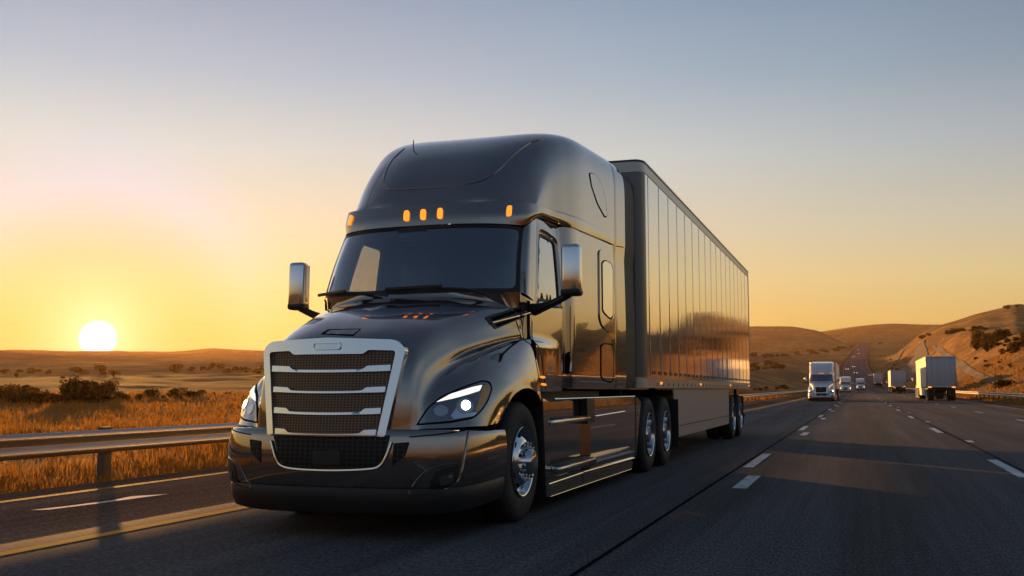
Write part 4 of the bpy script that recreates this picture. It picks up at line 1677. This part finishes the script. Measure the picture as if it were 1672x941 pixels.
# ---- chassis and axles, plus dark boxes added in the wheel wells to block light
bm = bmesh.new()
box(bm, (0, 5.2, .78), (.86, 9.0, .28), .02)
box(bm, (0, 1.2, 1.05), (1.2, 1.7, .62), .05)
box(bm, (0, 3.6, 1.05), (1.9, 2.9, .16))
box(bm, (0, 2.08, .8), (2.1, .05, .75))
box(bm, (0, 1.5, .50), (2.0, .12, .12), .02)
box(bm, (0, 1.5, .98), (1.7, 1.0, .3), .1)
for y_ in (7.22, 8.52):
    box(bm, (0, y_, .52), (1.5, .16, .18), .03)
box(bm, (0, 8.0, 1.05), (.95, 1.2, .16), .02)
box(bm, (0, .55, .42), (1.7, .8, .36), .04)
box(bm, (0, 6.3, .7), (1.9, .05, .9))
fin(bm, 0)
obj('chassis', bm, M_DARK, truck)

# ---- chassis fairing with steps
FX = 1.135


def fpanel(bm, poly, x0, x1, mir=True):
    for sx in ((1, -1) if mir else (1,)):
        prism(bm, poly, x0 * sx, x1 * sx, 'x')


def side_xy(px, py, x):
    d = ray(px, py)
    t_ = (x - EYE_L.x) / d.x
    q = EYE_L + d * t_
    return (q.y, q.z)


def spoly(pts, x): return [side_xy(px, py, x) for px, py in pts]


bm = bmesh.new()
fpanel(bm, spoly([(893, 658), (963, 651), (963, 772), (893, 792)], FX - .04), .8, FX - .06)
fpanel(bm, spoly([(963.6, 651), (1037, 648), (1037, 747), (963.6, 772)], FX), .8, FX)
bmesh.ops.bevel(bm, geom=[e_ for e_ in bm.edges if e_.calc_length() > .3], offset=.012, segments=2, affect='EDGES')
fairing = obj('chassis_fairing', bm, M_PAINT, truck, 40)
bm = bmesh.new()
fpanel(bm, spoly([(886, 651), (897, 656), (900, 812), (892, 812)], FX + .02), .75, FX + .02)
bmesh.ops.bevel(bm, geom=[e_ for e_ in bm.edges if e_.calc_length() > .3], offset=.008, segments=2, affect='EDGES')
obj('fairing_edge', bm, M_PAINT, fairing, 40)
bm = bmesh.new()
fpanel(bm, spoly([(1039, 648), (1047, 655), (1043, 700), (1039, 748)], FX + .005), .8, FX + .005)
bmesh.ops.bevel(bm, geom=[e_ for e_ in bm.edges if e_.calc_length() > .3], offset=.008, segments=2, affect='EDGES')
obj('fairing_rear_edge', bm, M_PAINT, fairing, 40)
bm = bmesh.new()
fpanel(bm, spoly([(893, 796), (951, 775), (951, 792), (893, 812)], FX + .01), .85, FX + .01)
fpanel(bm, spoly([(952.5, 774), (1034, 752), (1032, 765), (952.5, 791)], FX + .01), .85, FX + .01)
bmesh.ops.bevel(bm, geom=[e_ for e_ in bm.edges if e_.calc_length() > .3], offset=.014, segments=2, affect='EDGES')
obj('skirt', bm, mat('skirt_grey_plastic', (.06, .055, .05), .35), fairing, 40)
bm = bmesh.new()


def side_bar(bm, p, q, x, r):
    a, b = side_xy(*p, x), side_xy(*q, x)
    for sx in (1, -1):
        tube(bm, [(sx * x, a[0], a[1]), (sx * x, b[0], b[1])], r, 8)


side_bar(bm, (895, 791), (951, 772), FX + .015, .012)
side_bar(bm, (952.5, 771), (1035, 748), FX + .015, .012)
side_bar(bm, (905, 652), (1036, 647.5), FX + .0, .010)
side_bar(bm, (896, 812), (951, 793), FX + .012, .006)
side_bar(bm, (951, 793), (1031, 766), FX + .012, .006)
side_bar(bm, (972, 680), (1020, 672), FX + .006, .008)
obj('bright_trim', bm, M_CHROME, fairing)
# the two cab steps
for (pts, zt, x1) in (([(896, 684), (958, 681)], .93, FX + .03), ([(897, 756), (957, 752)], .50, FX + .10)):
    ya, yb = side_xy(*pts[0], FX)[0], side_xy(*pts[1], FX)[0]
    zz = side_xy((pts[0][0] + pts[1][0]) / 2, (pts[0][1] + pts[1][1]) / 2, FX)[1]
    for sx in (1, -1):
        bm = bmesh.new()
        box(bm, (sx * (x1 - .11), (ya + yb) / 2, zz - .03), (.26, yb - ya, .05), .012)
        st = obj('cab_step', bm, M_SATIN, fairing)
        bm = bmesh.new()
        for k in range(7):
            box(bm, (sx * (x1 - .20 + .03 * k), (ya + yb) / 2, zz), (.012, (yb - ya) * .92, .012), .003)
        obj('tread_strip', bm, M_DARK, st)
# grab handle recess and strap between the steps
bm = bmesh.new()
fpanel(bm, spoly([(958, 650), (971, 652), (971, 690), (960, 692)], FX + .02), FX - .05, FX + .02)
obj('fairing_strap', bm, M_BLACK, fairing, 40)
# rear long step on the fairing
bm = bmesh.new()
ya, za = side_xy(958, 749, FX)
yb, zb = side_xy(1028, 729, FX)
for sx in (1, -1):
    A = [(ya, FX), (ya, FX + .09), (ya + (yb - ya) * .55, FX + .08), (yb, FX + .005), (yb, FX - .02)]
    prism(bm, [(sx * x_, y_) for y_, x_ in A], za - .02, za + .02, 'z')
bmesh.ops.bevel(bm, geom=[e_ for e_ in bm.edges], offset=.006, segments=2, affect='EDGES')
obj('side_step', bm, M_SATIN, fairing, 40)

# ---- mirrors
_before = None
for sx in (1, -1):
    root = obj('mirror_arm', (lambda b: (tube(b, spl([(sx * 1.04, 2.10, 1.90), (sx * 1.14, 2.04, 1.915), (sx * 1.28, 1.99, 1.955), (sx * 1.44, 1.97, 2.03)], 16), [.062, .06, .058, .055, .05, .047, .044, .042, .04, .038, .037, .036, .035, .035, .035, .035], 10), fin(b, 0))[1])(bmesh.new()), M_BLACK, truck)
    bm = bmesh.new()
    box(bm, (sx * 1.46, 1.965, 2.265), (.185, .15, .46), .04, seg=4, taper=(.96, .9))
    hs = obj('mirror_housing', bm, M_CHROME, root, 40)
    bm = bmesh.new()
    box(bm, (sx * 1.46, 1.965, 2.045), (.19, .152, .07), .03, seg=3)
    obj('mirror_base', bm, M_BLACK, root, 40)
    bm = bmesh.new()
    box(bm, (sx * 1.46, 2.043, 2.27), (.16, .006, .40), .002)
    obj('mirror_glass', bm, mat('mirror_glass', (.9, .9, .9), .02, 1.), root, 40)
    if sx < 0: root.location = (.045, .0, -.06)


# ---- wheels
def wheel(parent, x, y, sx, front, r=.52, name='wheel', dual=False):
    """x: outer face of the tyre, sx side"""
    w = .28
    prof = [(-w, r * .58), (-w, r * .62), (-w - .012 * 0, r * .8), (-w + .01, r * .93), (-w + .035, r * .985), (-w + .06, r)]
    for k in range(4):
        a = -w + .06 + (w - .12) * (k + .15) / 4
        b_ = -w + .06 + (w - .12) * (k + .85) / 4
        prof += [(a, r), (b_, r), (b_ + .004, r - .012), (a + (w - .12) / 4 - .004, r - .012)]
    prof += [(-.06, r), (-.035, r * .985), (-.012, r * .94), (.0, r * .86), (.004, r * .78), (.001, r * .70), (-.008, r * .63), (-.02, r * .575)]
    bm = bmesh.new()
    lathe(bm, [(a, q) for a, q in prof], 56, 'x', (0, 0, 0), sx=sx)
    fin(bm, 0)
    ty = obj('tyre', bm, M_TYRE, None, 40)
    root = bpy.data.objects.new(name, None)
    COL.objects.link(root)
    root.parent = parent
    root.location = (x, y, r)
    ty.parent = root
    if dual:
        bm = bmesh.new()
        lathe(bm, [(a - .33, q) for a, q in prof], 40, 'x', (0, 0, 0), sx=sx)
        fin(bm, 0)
        obj('tyre', bm, M_TYRE, root, 40)
    bm = bmesh.new()
    R_ = r * .585
    if front:
        pr = [(-.20, R_), (-.02, R_), (.004, R_), (.010, R_ * .985), (.006, R_ * .95), (-.03, R_ * .90), (-.045, R_ * .86), (-.02, R_ * .74), (.012, R_ * .62), (.020, R_ * .52), (.020, R_ * .46), (.022, R_ * .40), (.05, R_ * .385), (.085, R_ * .36), (.105, R_ * .30), (.112, R_ * .18), (.113, .001)]
    else:
        pr = [(-.24, R_), (-.02, R_), (.004, R_), (.010, R_ * .985), (.004, R_ * .95), (-.03, R_ * .925), (-.12, R_ * .90), (-.17, R_ * .84), (-.175, R_ * .6), (-.17, R_ * .5), (-.165, R_ * .45), (-.10, R_ * .44), (-.03, R_ * .42), (-.005, R_ * .36), (-.002, R_ * .2), (-.002, .001)]
    lathe(bm, pr, 56, 'x', (0, 0, 0), sx=sx)
    fin(bm, 0)
    rim = obj('rim', bm, M_CHROME if front else M_SATIN, root, 35)
    bm = bmesh.new()
    bh = bmesh.new()
    for k in range(10):
        a = 2 * math.pi * (k + .3) / 10
        lr = R_ * .50
        xx = .02 if front else -.168
        lathe(bm, [(xx, .019), (xx + .02, .019), (xx + .022, .014), (xx + .048, .012), (xx + .052, .004)], 8, 'x', (0, lr * math.cos(a), lr * math.sin(a)), sx=sx)
        hr_ = R_ * .76
        a2 = a + math.pi / 10
        # hand hole: its shade painted as a flat dark ellipse on the disc
        cxx = -.026 if front else -.173
        v0 = []
        for q in range(14):
            b_ = 2 * math.pi * q / 14
            rr, tt = .026 * math.cos(b_), .032 * math.sin(b_)
            v0.append((a2 + tt / hr_, hr_ + rr))
        slope = .5 if front else .0
        up = [bh.verts.new((sx * (cxx + .007 - (q_ - hr_) * slope), q_ * math.cos(aa), q_ * math.sin(aa))) for aa, q_ in v0]
        bh.faces.new(up)
    fin(bm, 0)
    obj('wheel_nut', bm, M_SATIN, rim, 35)
    obj('hand_hole_shade', bh, M_GAP, rim, 0)
    return root


for sx in (1, -1):
    wheel(truck, sx * 1.135, 1.5, sx, True)
    wheel(truck, sx * 1.15, 7.22, sx, False, dual=True)
    wheel(truck, sx * 1.15, 8.52, sx, False, dual=True)
bm = bmesh.new()
for sx in (1, -1):
    # quarter fender and flap round the drive wheels
    P = []
    for k in range(9):
        a = R(150 - 95 * k / 8)
        P.append([Vector((sx * xx, 7.22 - .0 + .60 * math.cos(a), .52 + .60 * math.sin(a))) for xx in (.75, 1.12)])
    box(bm, (sx * .95, 9.2, .62), (.55, .02, .75))
fin(bm, 0)
obj('mud_flap', bm, M_BLACK, truck)

# ------------------------------------------------------------------ its trailer
TY0 = 13.78 - Y0
TX = 1.2


def m_trailer():
    m = mat('trailer_aluminium', (.80, .77, .73), .14, .92)
    t = NT(m.node_tree)
    b = t.n['Principled BSDF']
    pos = t.add('ShaderNodeTexCoord').outputs['Object']
    n = t.noise(t.mapping(pos, (1, .9, .35)), 2.6, 5, .6)
    g = t.noise(t.mapping(pos, (1, 6, .6)), 3., 5, .65)
    t.link(t.ramp(g, [(.35, (.03,) * 3), (.7, (.07,) * 3)]), b.inputs['Roughness'])
    t.link(t.mix(t.math('MULTIPLY', g, .5), (.92, .89, .85), (.78, .74, .69)), b.inputs['Base Color'])
    t.link(t.bump(n, .06, .05), b.inputs['Normal'])
    return m


M_TRAIL = m_trailer()
M_RAILT = mat('trailer_rail', (.50, .47, .43), .35, .7)
M_TDARK = mat('trailer_dark_rail', (.05, .045, .042), .4, .3)


def box_trailer(name, label, loc, x_half, z0, z1, length, joints, M_SIDE, group=None, rear_rz=0., skirt=True, detail=True):
    """y runs to the rear; loc is under its front wall"""
    root = thing(name, label, 'trailer', loc, rear_rz, group)
    # body
    bm = bmesh.new()
    r_ = .13
    outl = [(-x_half, length), (-x_half, length - .02), (-x_half, r_ * 1.6 + .03), (-x_half, r_ * 1.6)] + [(-x_half + r_ * (1 - math.cos(a)), r_ * 1.6 * (1 - math.sin(a))) for a in lin(0, math.pi / 2, 8)] + \
           [(x_half - r_ * (1 - math.cos(a)), r_ * 1.6 * (1 - math.sin(a))) for a in lin(math.pi / 2, 0, 8)] + [(x_half, r_ * 1.6), (x_half, r_ * 1.6 + .03), (x_half, length - .02), (x_half, length)]
    prism(bm, outl, z0 + .14, z1 - .16, 'z')
    body = obj('box_body', bm, M_SIDE, root, 40)
    if detail:
        bm = bmesh.new()
        y = .42
        k = 0
        while y < length - .1:
            for sx in (1, -1):
                box(bm, (sx * (x_half + .003), y, (z0 + z1) / 2), (.003, .034, z1 - z0 - .34), .001)
                for q in range(44):
                    zq = z0 + .2 + (z1 - z0 - .42) * q / 43
                    box(bm, (sx * (x_half + .005), y, zq), (.006, .013, .013))
            y += (length - .5) / joints
            k += 1
        for y_ in [.7 + .46 * k_ for k_ in range(int((length - 1.0) / .46) + 1)]:
            for sx in (1, -1): box(bm, (sx * (x_half + .004), y_, z0 + .215), (.008, .22, .045), .0, 1)
        obj('panel_joint', bm, [M_SIDE, M_TDARK], body, 40)
    bm = bmesh.new()
    ol2 = [(a * 1.006, b if b > .3 else b - .008) for a, b in outl]
    prism(bm, ol2, z0, z0 + .138, 'z')
    prism(bm, ol2, z1 - .158, z1 - .03, 'z')
    br = obj('side_rail', bm, M_RAILT, root, 40)
    bm = bmesh.new()
    prism(bm, [(a * 1.012, b if b > .3 else b - .012) for a, b in outl], z1 - .028, z1, 'z')
    obj('roof', bm, M_TDARK, root, 40)
    if detail:
        bm = bmesh.new()
        bw = bmesh.new()
        y = .7
        k = 0
        while y < length - .3:
            for sx in (1, -1):
                box(bm, (sx * (x_half + .004), y, z0 + .215), (.008, .22, .045), .0)
                box(bw, (sx * (x_half * 1.006 + .002), y + .2, z0 + .05), (.006, .05, .05), .0)
            y += .46
            k += 1
        bm.free()
        obj('rail_rivet', bw, M_TDARK, br, 0)
        bm = bmesh.new()
        for sx in (1, -1):
            for yy in (1.2, length * .36, length * .68, length - .5):
                box(bm, (sx * (x_half * 1.006 + .008), yy, z0 + .07), (.02, .09, .04), .006)
        obj('side_marker_or_glint', bm, M_AMBER, root)
    if detail:
        bm = bmesh.new()
        prism(bm, [(a * 1.004, b - .004) for a, b in outl if b < r_ * 1.6 + .02], z0 + .145, z1 - .165, 'z')
        obj('front_wall', bm, M_FRONTW, root, 40)
    # rear frame and doors
    bm = bmesh.new()
    for sx in (1, -1):
        box(bm, (sx * (x_half - .05), length + .03, (z0 + z1) / 2), (.12, .08, z1 - z0 - .004), .01)
    box(bm, (0, length + .03, z1 - .08), (x_half * 2 - .22, .08, .15), .01)
    box(bm, (0, length + .03, z0 + .07), (x_half * 2 - .22, .08, .14), .01)
    rf = obj('rear_frame', bm, M_RAILT, root)
    for sx in (1, -1):
        bm = bmesh.new()
        box(bm, (sx * (x_half - .115) / 2, length + .02, (z0 + z1) / 2), (x_half - .13, .05, z1 - z0 - .32), .01)
        dd = obj('rear_door', bm, M_REAR, root)
        bm = bmesh.new()
        for q in (.22, .62):
            tube(bm, [(sx * x_half * q, length + .062, z0 + .15), (sx * x_half * q, length + .062, z1 - .15)], .016, 6)
        for zz in (.25, .5, .75):
            box(bm, (sx * (x_half - .14), length + .055, z0 + (z1 - z0) * zz), (.10, .03, .05), .004)
        obj('lock_rod', bm, M_RAILT, dd)
    for sx in (1, -1):
        bm = bmesh.new()
        box(bm, (sx * (x_half - .28), length + .075, z0 + .04), (.30, .02, .07), .008)
        obj('tail_light', bm, M_TAIL, root)
    # running gear
    bm = bmesh.new()
    box(bm, (0, length * .52, z0 - .12), (.95, length * .9, .2), .02)
    for yy in (length - 4.0, length - 2.4):
        box(bm, (0, yy, .5), (1.7, .14, .14), .02)
    box(bm, (0, length - 3.2, .82), (1.0, 3.0, .3), .03)
    for sx in (1, -1):
        box(bm, (sx * .62, length - .12, .75), (.09, .09, .62), .01)
        box(bm, (sx * .9, length - 1.35, .62), (.5, .02, .72))
        box(bm, (sx * .75, 2.9, .78), (.10, .10, .85), .01)
    box(bm, (0, length - .1, .47), (x_half * 1.75, .10, .10), .012)
    obj('underframe', bm, M_DARK, root)
    return root


M_FRONTW = mat('trailer_front_wall', (.15, .14, .13), .3, .6)
M_REAR = mat('trailer_rear_door', (.52, .52, .53), .38, .1)
M_TAIL = mat('tail_light', (.6, .10, .02), .25, emit=(1., .28, .05), es=1.6)
trailer = box_trailer('semi_trailer', 'long silver box trailer hitched behind the big dark bronze grey truck', (X0, Y0 + TY0, 0), TX, 1.17, 4.33, 14.35, 17, M_TRAIL)
for sx in (1, -1):
    for yy in (24.45 - Y0 - TY0, 25.95 - Y0 - TY0):
        wheel(trailer, sx * 1.165, yy, sx, False, .51, dual=True)
bm = bmesh.new()
for sx in (1, -1):
    y0_, y1_ = 16.55 - Y0 - TY0, 23.65 - Y0 - TY0
    P = [(y0_ - .2, 1.165), (y0_ + .0, .38), (y1_, .38), (y1_ + .1, 1.165)]
    prism(bm, P, sx * 1.13, sx * 1.15, 'x')
M_SKIRT = mat('skirt_panel', (.44, .41, .38), .42, .35)
sk = obj('side_skirt', bm, M_SKIRT, trailer, 40)
bm = bmesh.new()
for sx in (1, -1):
    for k in range(26):
        box(bm, (sx * 1.153, y0_ + .2 + k * .27, .56), (.01, .10, .02))
obj('skirt_rivet', bm, M_TDARK, sk, 0)
bm = bmesh.new()
for sx in (1, -1):
    box(bm, (sx * .85, 27.7 - Y0 - TY0, .9), (.07, .07, .5))
obj('bumper_post', bm, M_DARK, trailer)


def split_lr(o):
    """a mirrored pair built as one mesh becomes two parts, their sub-parts with them"""
    def cut(q, parent2):
        me = q.data
        xs = [v.co.x for v in me.vertices]
        if not xs or min(xs) > 0: return None
        if max(xs) < 0:
            q.parent = parent2
            return q
        d = q.copy()
        d.data = me.copy()
        COL.objects.link(d)
        d.parent = parent2
        for ob, sg in ((q, 1), (d, -1)):
            bm = bmesh.new()
            bm.from_mesh(ob.data)
            bmesh.ops.delete(bm, geom=[v for v in bm.verts if v.co.x * sg < 0], context='VERTS')
            bm.to_mesh(ob.data)
            bm.free()
        return d
    d = cut(o, o.parent)
    if d is None or d is o: return
    for ch in list(o.children):
        cut(ch, d)


for o in list(truck.children):
    if o.name.split('.')[0] in ('door', 'sleeper_body', 'chassis_fairing', 'mud_flap', 'side_extender'):
        if o.name.split('.')[0] == 'side_extender': continue
        split_lr(o)
for o in list(trailer.children):
    if o.name.split('.')[0] in ('side_skirt', 'bumper_post', 'side_marker_or_glint'): split_lr(o)
# ------------------------------------------------------------------ the other traffic
M_WPAINT = m_carpaint('white_truck_paint', (.74, .74, .73), .0, .35)
M_WPAINT.node_tree.nodes['Principled BSDF'].inputs['Coat IOR'].default_value = 1.5
M_WTRAIL = mat('white_trailer_side', (.72, .71, .69), .38, .05)
M_BGRILLE = m_mesh('black_truck_grille', (.03, .03, .032), 14)
M_LAMPFAR = mat('distant_headlamp', (1, 1, 1), .3, emit=(1.0, .72, .36), es=6)
M_LAMPCAR = mat('far_car_headlamp', (1, 1, 1), .3, emit=(1.0, .74, .42), es=2)
SKIP = ('panel_joint', 'wheel_nut', 'hand_hole_shade', 'tread_strip', 'vent_cover', 'vent_slot', 'fog_lens_spark', 'bonnet_scoop', 'bonnet_scoop_lid', 'roof_ridge', 'camera_pod', 'grab_handle',
        'steering_wheel', 'badge_frame', 'badge_plate', 'side_marker_or_glint', 'aerial', 'low_beam_bowl', 'chrome_blade', 'rail_rivet', 'skirt_rivet')
SWAP = {'bronze_grey_paint': M_WPAINT, 'satin_aluminium': M_CHROME, 'bronze_grille_mesh': M_BGRILLE}
TINY = ('seat', 'dashboard', 'window_gasket', 'sleeper_vent', 'luggage_door', 'door_handle', 'door_handle_recess', 'wiper', 'fog_lamp', 'side_slot', 'plate_blank', 'cab_step', 'fairing_strap', 'side_step', 'bright_trim',
        'air_vent', 'vent_blade', 'luggage_panel', 'reflector', 'projector_ring', 'turn_lens', 'window_pane', 'pane_dark', 'sleeper_window', 'fog_lens', 'corner_trim', 'intake_trim')


def copy_truck(name, label, loc, rz, sz, group=None, far=False, swap=SWAP):
    def rec(o, parent):
        nm = o.name.split('.')[0]
        if nm in SKIP or (far and nm in TINY): return
        c = o.copy()
        COL.objects.link(c)
        c.parent = parent
        for i, sl in enumerate(c.material_slots):
            if sl.material and sl.material.name in swap:
                sl.link = 'OBJECT'
                sl.material = swap[o.data.materials[i].name]
            elif far and sl.material and sl.material.name in ('headlamp_light', 'daytime_strip_light'):
                sl.link = 'OBJECT'
                sl.material = M_LAMPFAR
        for ch in list(o.children): rec(ch, c)
    r = thing(name, label, 'truck', loc, rz, group)
    r.scale = (1, 1, sz)
    for ch in list(truck.children): rec(ch, r)
    return r


def at_road(x, y): return (road_x(y) + x, y, road_z(y) + .002)


# oncoming
wt = copy_truck('white_semi_truck', 'white bonneted truck with black grille coming towards us behind the silver trailer', at_road(-3.2, 96), 0, .885)
# a tall black grille panel and a chrome visor of its own
bm = bmesh.new()
for o_ in list(wt.children):
    if o_.name.split('.')[0] == 'grille':
        for c_ in list(o_.children): bpy.data.objects.remove(c_)
        bpy.data.objects.remove(o_)
gplate(bm, rnd([(-.47, .86), (.47, .86), (.50, 1.46), (-.50, 1.46)], .05), -.06, .03, .06)
fin(bm, 0)
g2 = obj('grille', bm, M_BGRILLE, wt, 40)
bm = bmesh.new()
go = rnd([(-.52, .82), (.52, .82), (.55, 1.50), (-.55, 1.50)], .06)
gplate(bm, go, -.06, .038, .06, [[tuple(p) for p in resample(rnd([(-.465, .865), (.465, .865), (.495, 1.455), (-.495, 1.455)], .05), .05)]])
fin(bm, 0)
obj('grille_frame', bm, M_CHROME, g2, 40)
bm = bmesh.new()
lathe(bm, [(-.02, .001), (-.02, .05), (.01, .05)], 16, 'y', (0, gy(0, 1.38) - .045, 1.38))
obj('round_emblem', bm, M_CHROME, g2, 40)
bm = bmesh.new()
box(bm, (0, -.03, .50), (.32, .02, .16), .01)
obj('number_plate', bm, mat('pale_number_plate', (.7, .7, .66), .4), wt)
_d = SKIP
wtr = box_trailer('white_box_trailer', 'white box trailer hitched behind the oncoming white truck', at_road(-3.15, 96 + 6.6), 1.22, 1.12, 3.62, 14.5, 10, M_WTRAIL, detail=False)
for sx in (1, -1):
    for yy in (11.2, 12.6): wheel(wtr, sx * 1.165, yy, sx, False, .51)
copy_truck('white_semi_truck', 'small white oncoming truck with bright headlights, the nearer of two beyond the big white one', at_road(-2.6, 224), 0, .80, None, True)
copy_truck('white_semi_truck', 'smallest white oncoming truck with lit headlights, in the middle lane of the far traffic', at_road(.55, 306), 0, .80, None, True)

# going away: tractor in front, box trailer behind, its doors towards us
AWAY = [(7.05, 99.5, 16.4, 3.95, 'large white box trailer seen from behind in the right lane, its left side sunlit', 'white truck almost hidden in front of the large white box trailer on the right'),
        (6.75, 196, 15.5, 4.1, 'mid sized white box trailer seen from behind, between the largest and the smallest', 'white truck hidden in front of the mid sized white box trailer'),
        (6.1, 352, 14, 4.3, 'smallest white box trailer seen from behind, next to the oncoming headlights', 'white truck hidden in front of the smallest white box trailer')]
for i, (x, y, ln, zt, la, lb) in enumerate(AWAY):
    bx = box_trailer('white_box_trailer', la, at_road(x, y + ln), 1.27, 1.16, zt, ln, 12, M_WTRAIL, None, math.pi, detail=False)
    for sx in (1, -1):
        for yy in (ln - 2.4, ln - 1.1): wheel(bx, sx * 1.2, yy, sx, False, .51, dual=(i == 0))
    if i == 0:
        bm = bmesh.new()
        for sx in (1, -1):
            prism(bm, [(4.2, 1.15), (4.4, .45), (ln - 3.4, .45), (ln - 3.3, 1.15)], sx * 1.2, sx * 1.22, 'x')
        o_ = obj('side_skirt', bm, M_WTRAIL, bx, 40)
        split_lr(o_)
    copy_truck('white_semi_truck', lb, at_road(x, y + ln + 6.7), math.pi, .9, None, True)

# ordinary cars far up the hill
M_CARS = [mat('white_car_paint', (.7, .7, .7), .25, 0, 1), mat('silver_car_paint', (.4, .4, .42), .3, .8, 1), mat('dark_car_paint', (.04, .04, .05), .25, .3, 1)]


def make_car(m):
    root = thing('passenger_car', 'car', 'car')
    bm = bmesh.new()
    prof = [(0, .34), (.05, .62), (.3, .74), (1.25, .90), (3.7, .95), (4.35, .93), (4.5, .7), (4.48, .34)]
    prism(bm, prof, -.88, .88, 'x')
    bmesh.ops.bevel(bm, geom=list(bm.edges), offset=.06, segments=2, affect='EDGES')
    body = obj('body', bm, m, root, 40)
    bm = bmesh.new()
    P = [[(-.74, 1.2, .90), (.74, 1.2, .90), (.80, 3.8, .94), (-.80, 3.8, .94)], [(-.60, 1.85, 1.42), (.60, 1.85, 1.42), (.62, 3.2, 1.44), (-.62, 3.2, 1.44)]]
    add_grid(bm, [[Vector(p) for p in r] for r in P], close=True)
    bm.faces.new([bm.verts.new(p) for p in P[1]])
    fin(bm)
    obj('cabin_glass', bm, M_DARK, root, 20)
    bm = bmesh.new()
    box(bm, (0, 2.5, 1.45), (1.2, 1.3, .04), .015)
    obj('roof', bm, m, root)
    for sx in (1, -1):
        bm = bmesh.new()
        box(bm, (sx * .64, .06, .64), (.34, .10, .14), .03)
        obj('headlight', bm, M_LAMPCAR, root)
        bm = bmesh.new()
        box(bm, (sx * .64, 4.47, .76), (.34, .06, .14), .02)
        obj('tail_light', bm, M_TAIL, root)
        for yy in (.85, 3.55):
            bm = bmesh.new()
            lathe(bm, [(-.2, .20), (-.2, .32), (0, .33), (.01, .2), (0, .01)], 20, 'x', (0, 0, 0), sx=sx)
            w_ = obj('wheel', bm, M_TYRE, root, 40)
            w_.location = (sx * .88, yy, .33)
    return root


CARS = [(-3.4, 455, 0, 0, 'white car with lit headlights low on the far climb, nearest of the cars there', None),
        (.4, 560, 2, 0, 'dark car low on the far climb, in the middle of the road', None),
        (-3.6, 640, 1, 0, 'silver oncoming car halfway up the far climb, at the left road edge', None),
        (.3, 700, 0, 0, 'white oncoming car halfway up the far climb, near the road centre', None),
        (6.6, 520, 1, 1, 'silver car driving away on the far climb, at the right road edge', None),
        (-3., 980, 0, 0, 'tiny oncoming car high on the far climb', 'cars near the crest of the far road'), (.2, 1120, 0, 0, 'tiny oncoming car high on the far climb', 'cars near the crest of the far road'),
        (-3., 1350, 0, 0, 'tiny oncoming car high on the far climb', 'cars near the crest of the far road'), (.2, 2050, 0, 0, 'tiny oncoming car high on the far climb', 'cars near the crest of the far road')]
protos = {}
for x, y, k, away, la, g in CARS:
    if k not in protos:
        protos[k] = make_car(M_CARS[k])
        c = protos[k]
    else:
        c = copy_tree(protos[k])
    c.location = at_road(x, y)
    sl = math.atan((road_z(y + 10) - road_z(y - 10)) / 20)
    c.rotation_euler = (-sl if away else sl, 0, math.pi if away else 0)
    c['label'] = la
    if g: c['group'] = g
# ------------------------------------------------------------------ air and render settings
HAZE_D = 0.00009
def build_haze():
    bm = bmesh.new()
    # its sides stand square to the sun's bearing, so that the far face lies just beyond the last hills
    box(bm, (0, -350, 118), (7800, 6200, 270))
    m = bpy.data.materials.new('dusty_air')
    m.use_nodes = True
    t = NT(m.node_tree)
    t.n.remove(t.n['Principled BSDF'])
    v = t.add('ShaderNodeVolumePrincipled')
    v.inputs['Color'].default_value = (1.0, .57, .21, 1)
    v.inputs['Density'].default_value = HAZE_D
    v.inputs['Anisotropy'].default_value = .55
    t.link(v.outputs[0], t.n['Material Output'].inputs['Volume'])
    o = obj('haze', bm, m, None, 0)
    o.rotation_euler.z = math.atan2(-SUN.x, SUN.y)
    tag(o, 'warm dusty evening air over the plain', 'haze', kind='stuff')


build_haze()
scene.render.engine = 'CYCLES'
scene.cycles.use_denoising = True
scene.cycles.max_bounces = 10
scene.cycles.transparent_max_bounces = 16
scene.cycles.volume_bounces = 0
scene.cycles.sample_clamp_indirect = 6
scene.view_settings.view_transform = 'Standard'
scene.view_settings.look = 'None'
scene.view_settings.exposure = 0.74
scene.view_settings.gamma = 1.0
scene.view_settings.use_curve_mapping = False
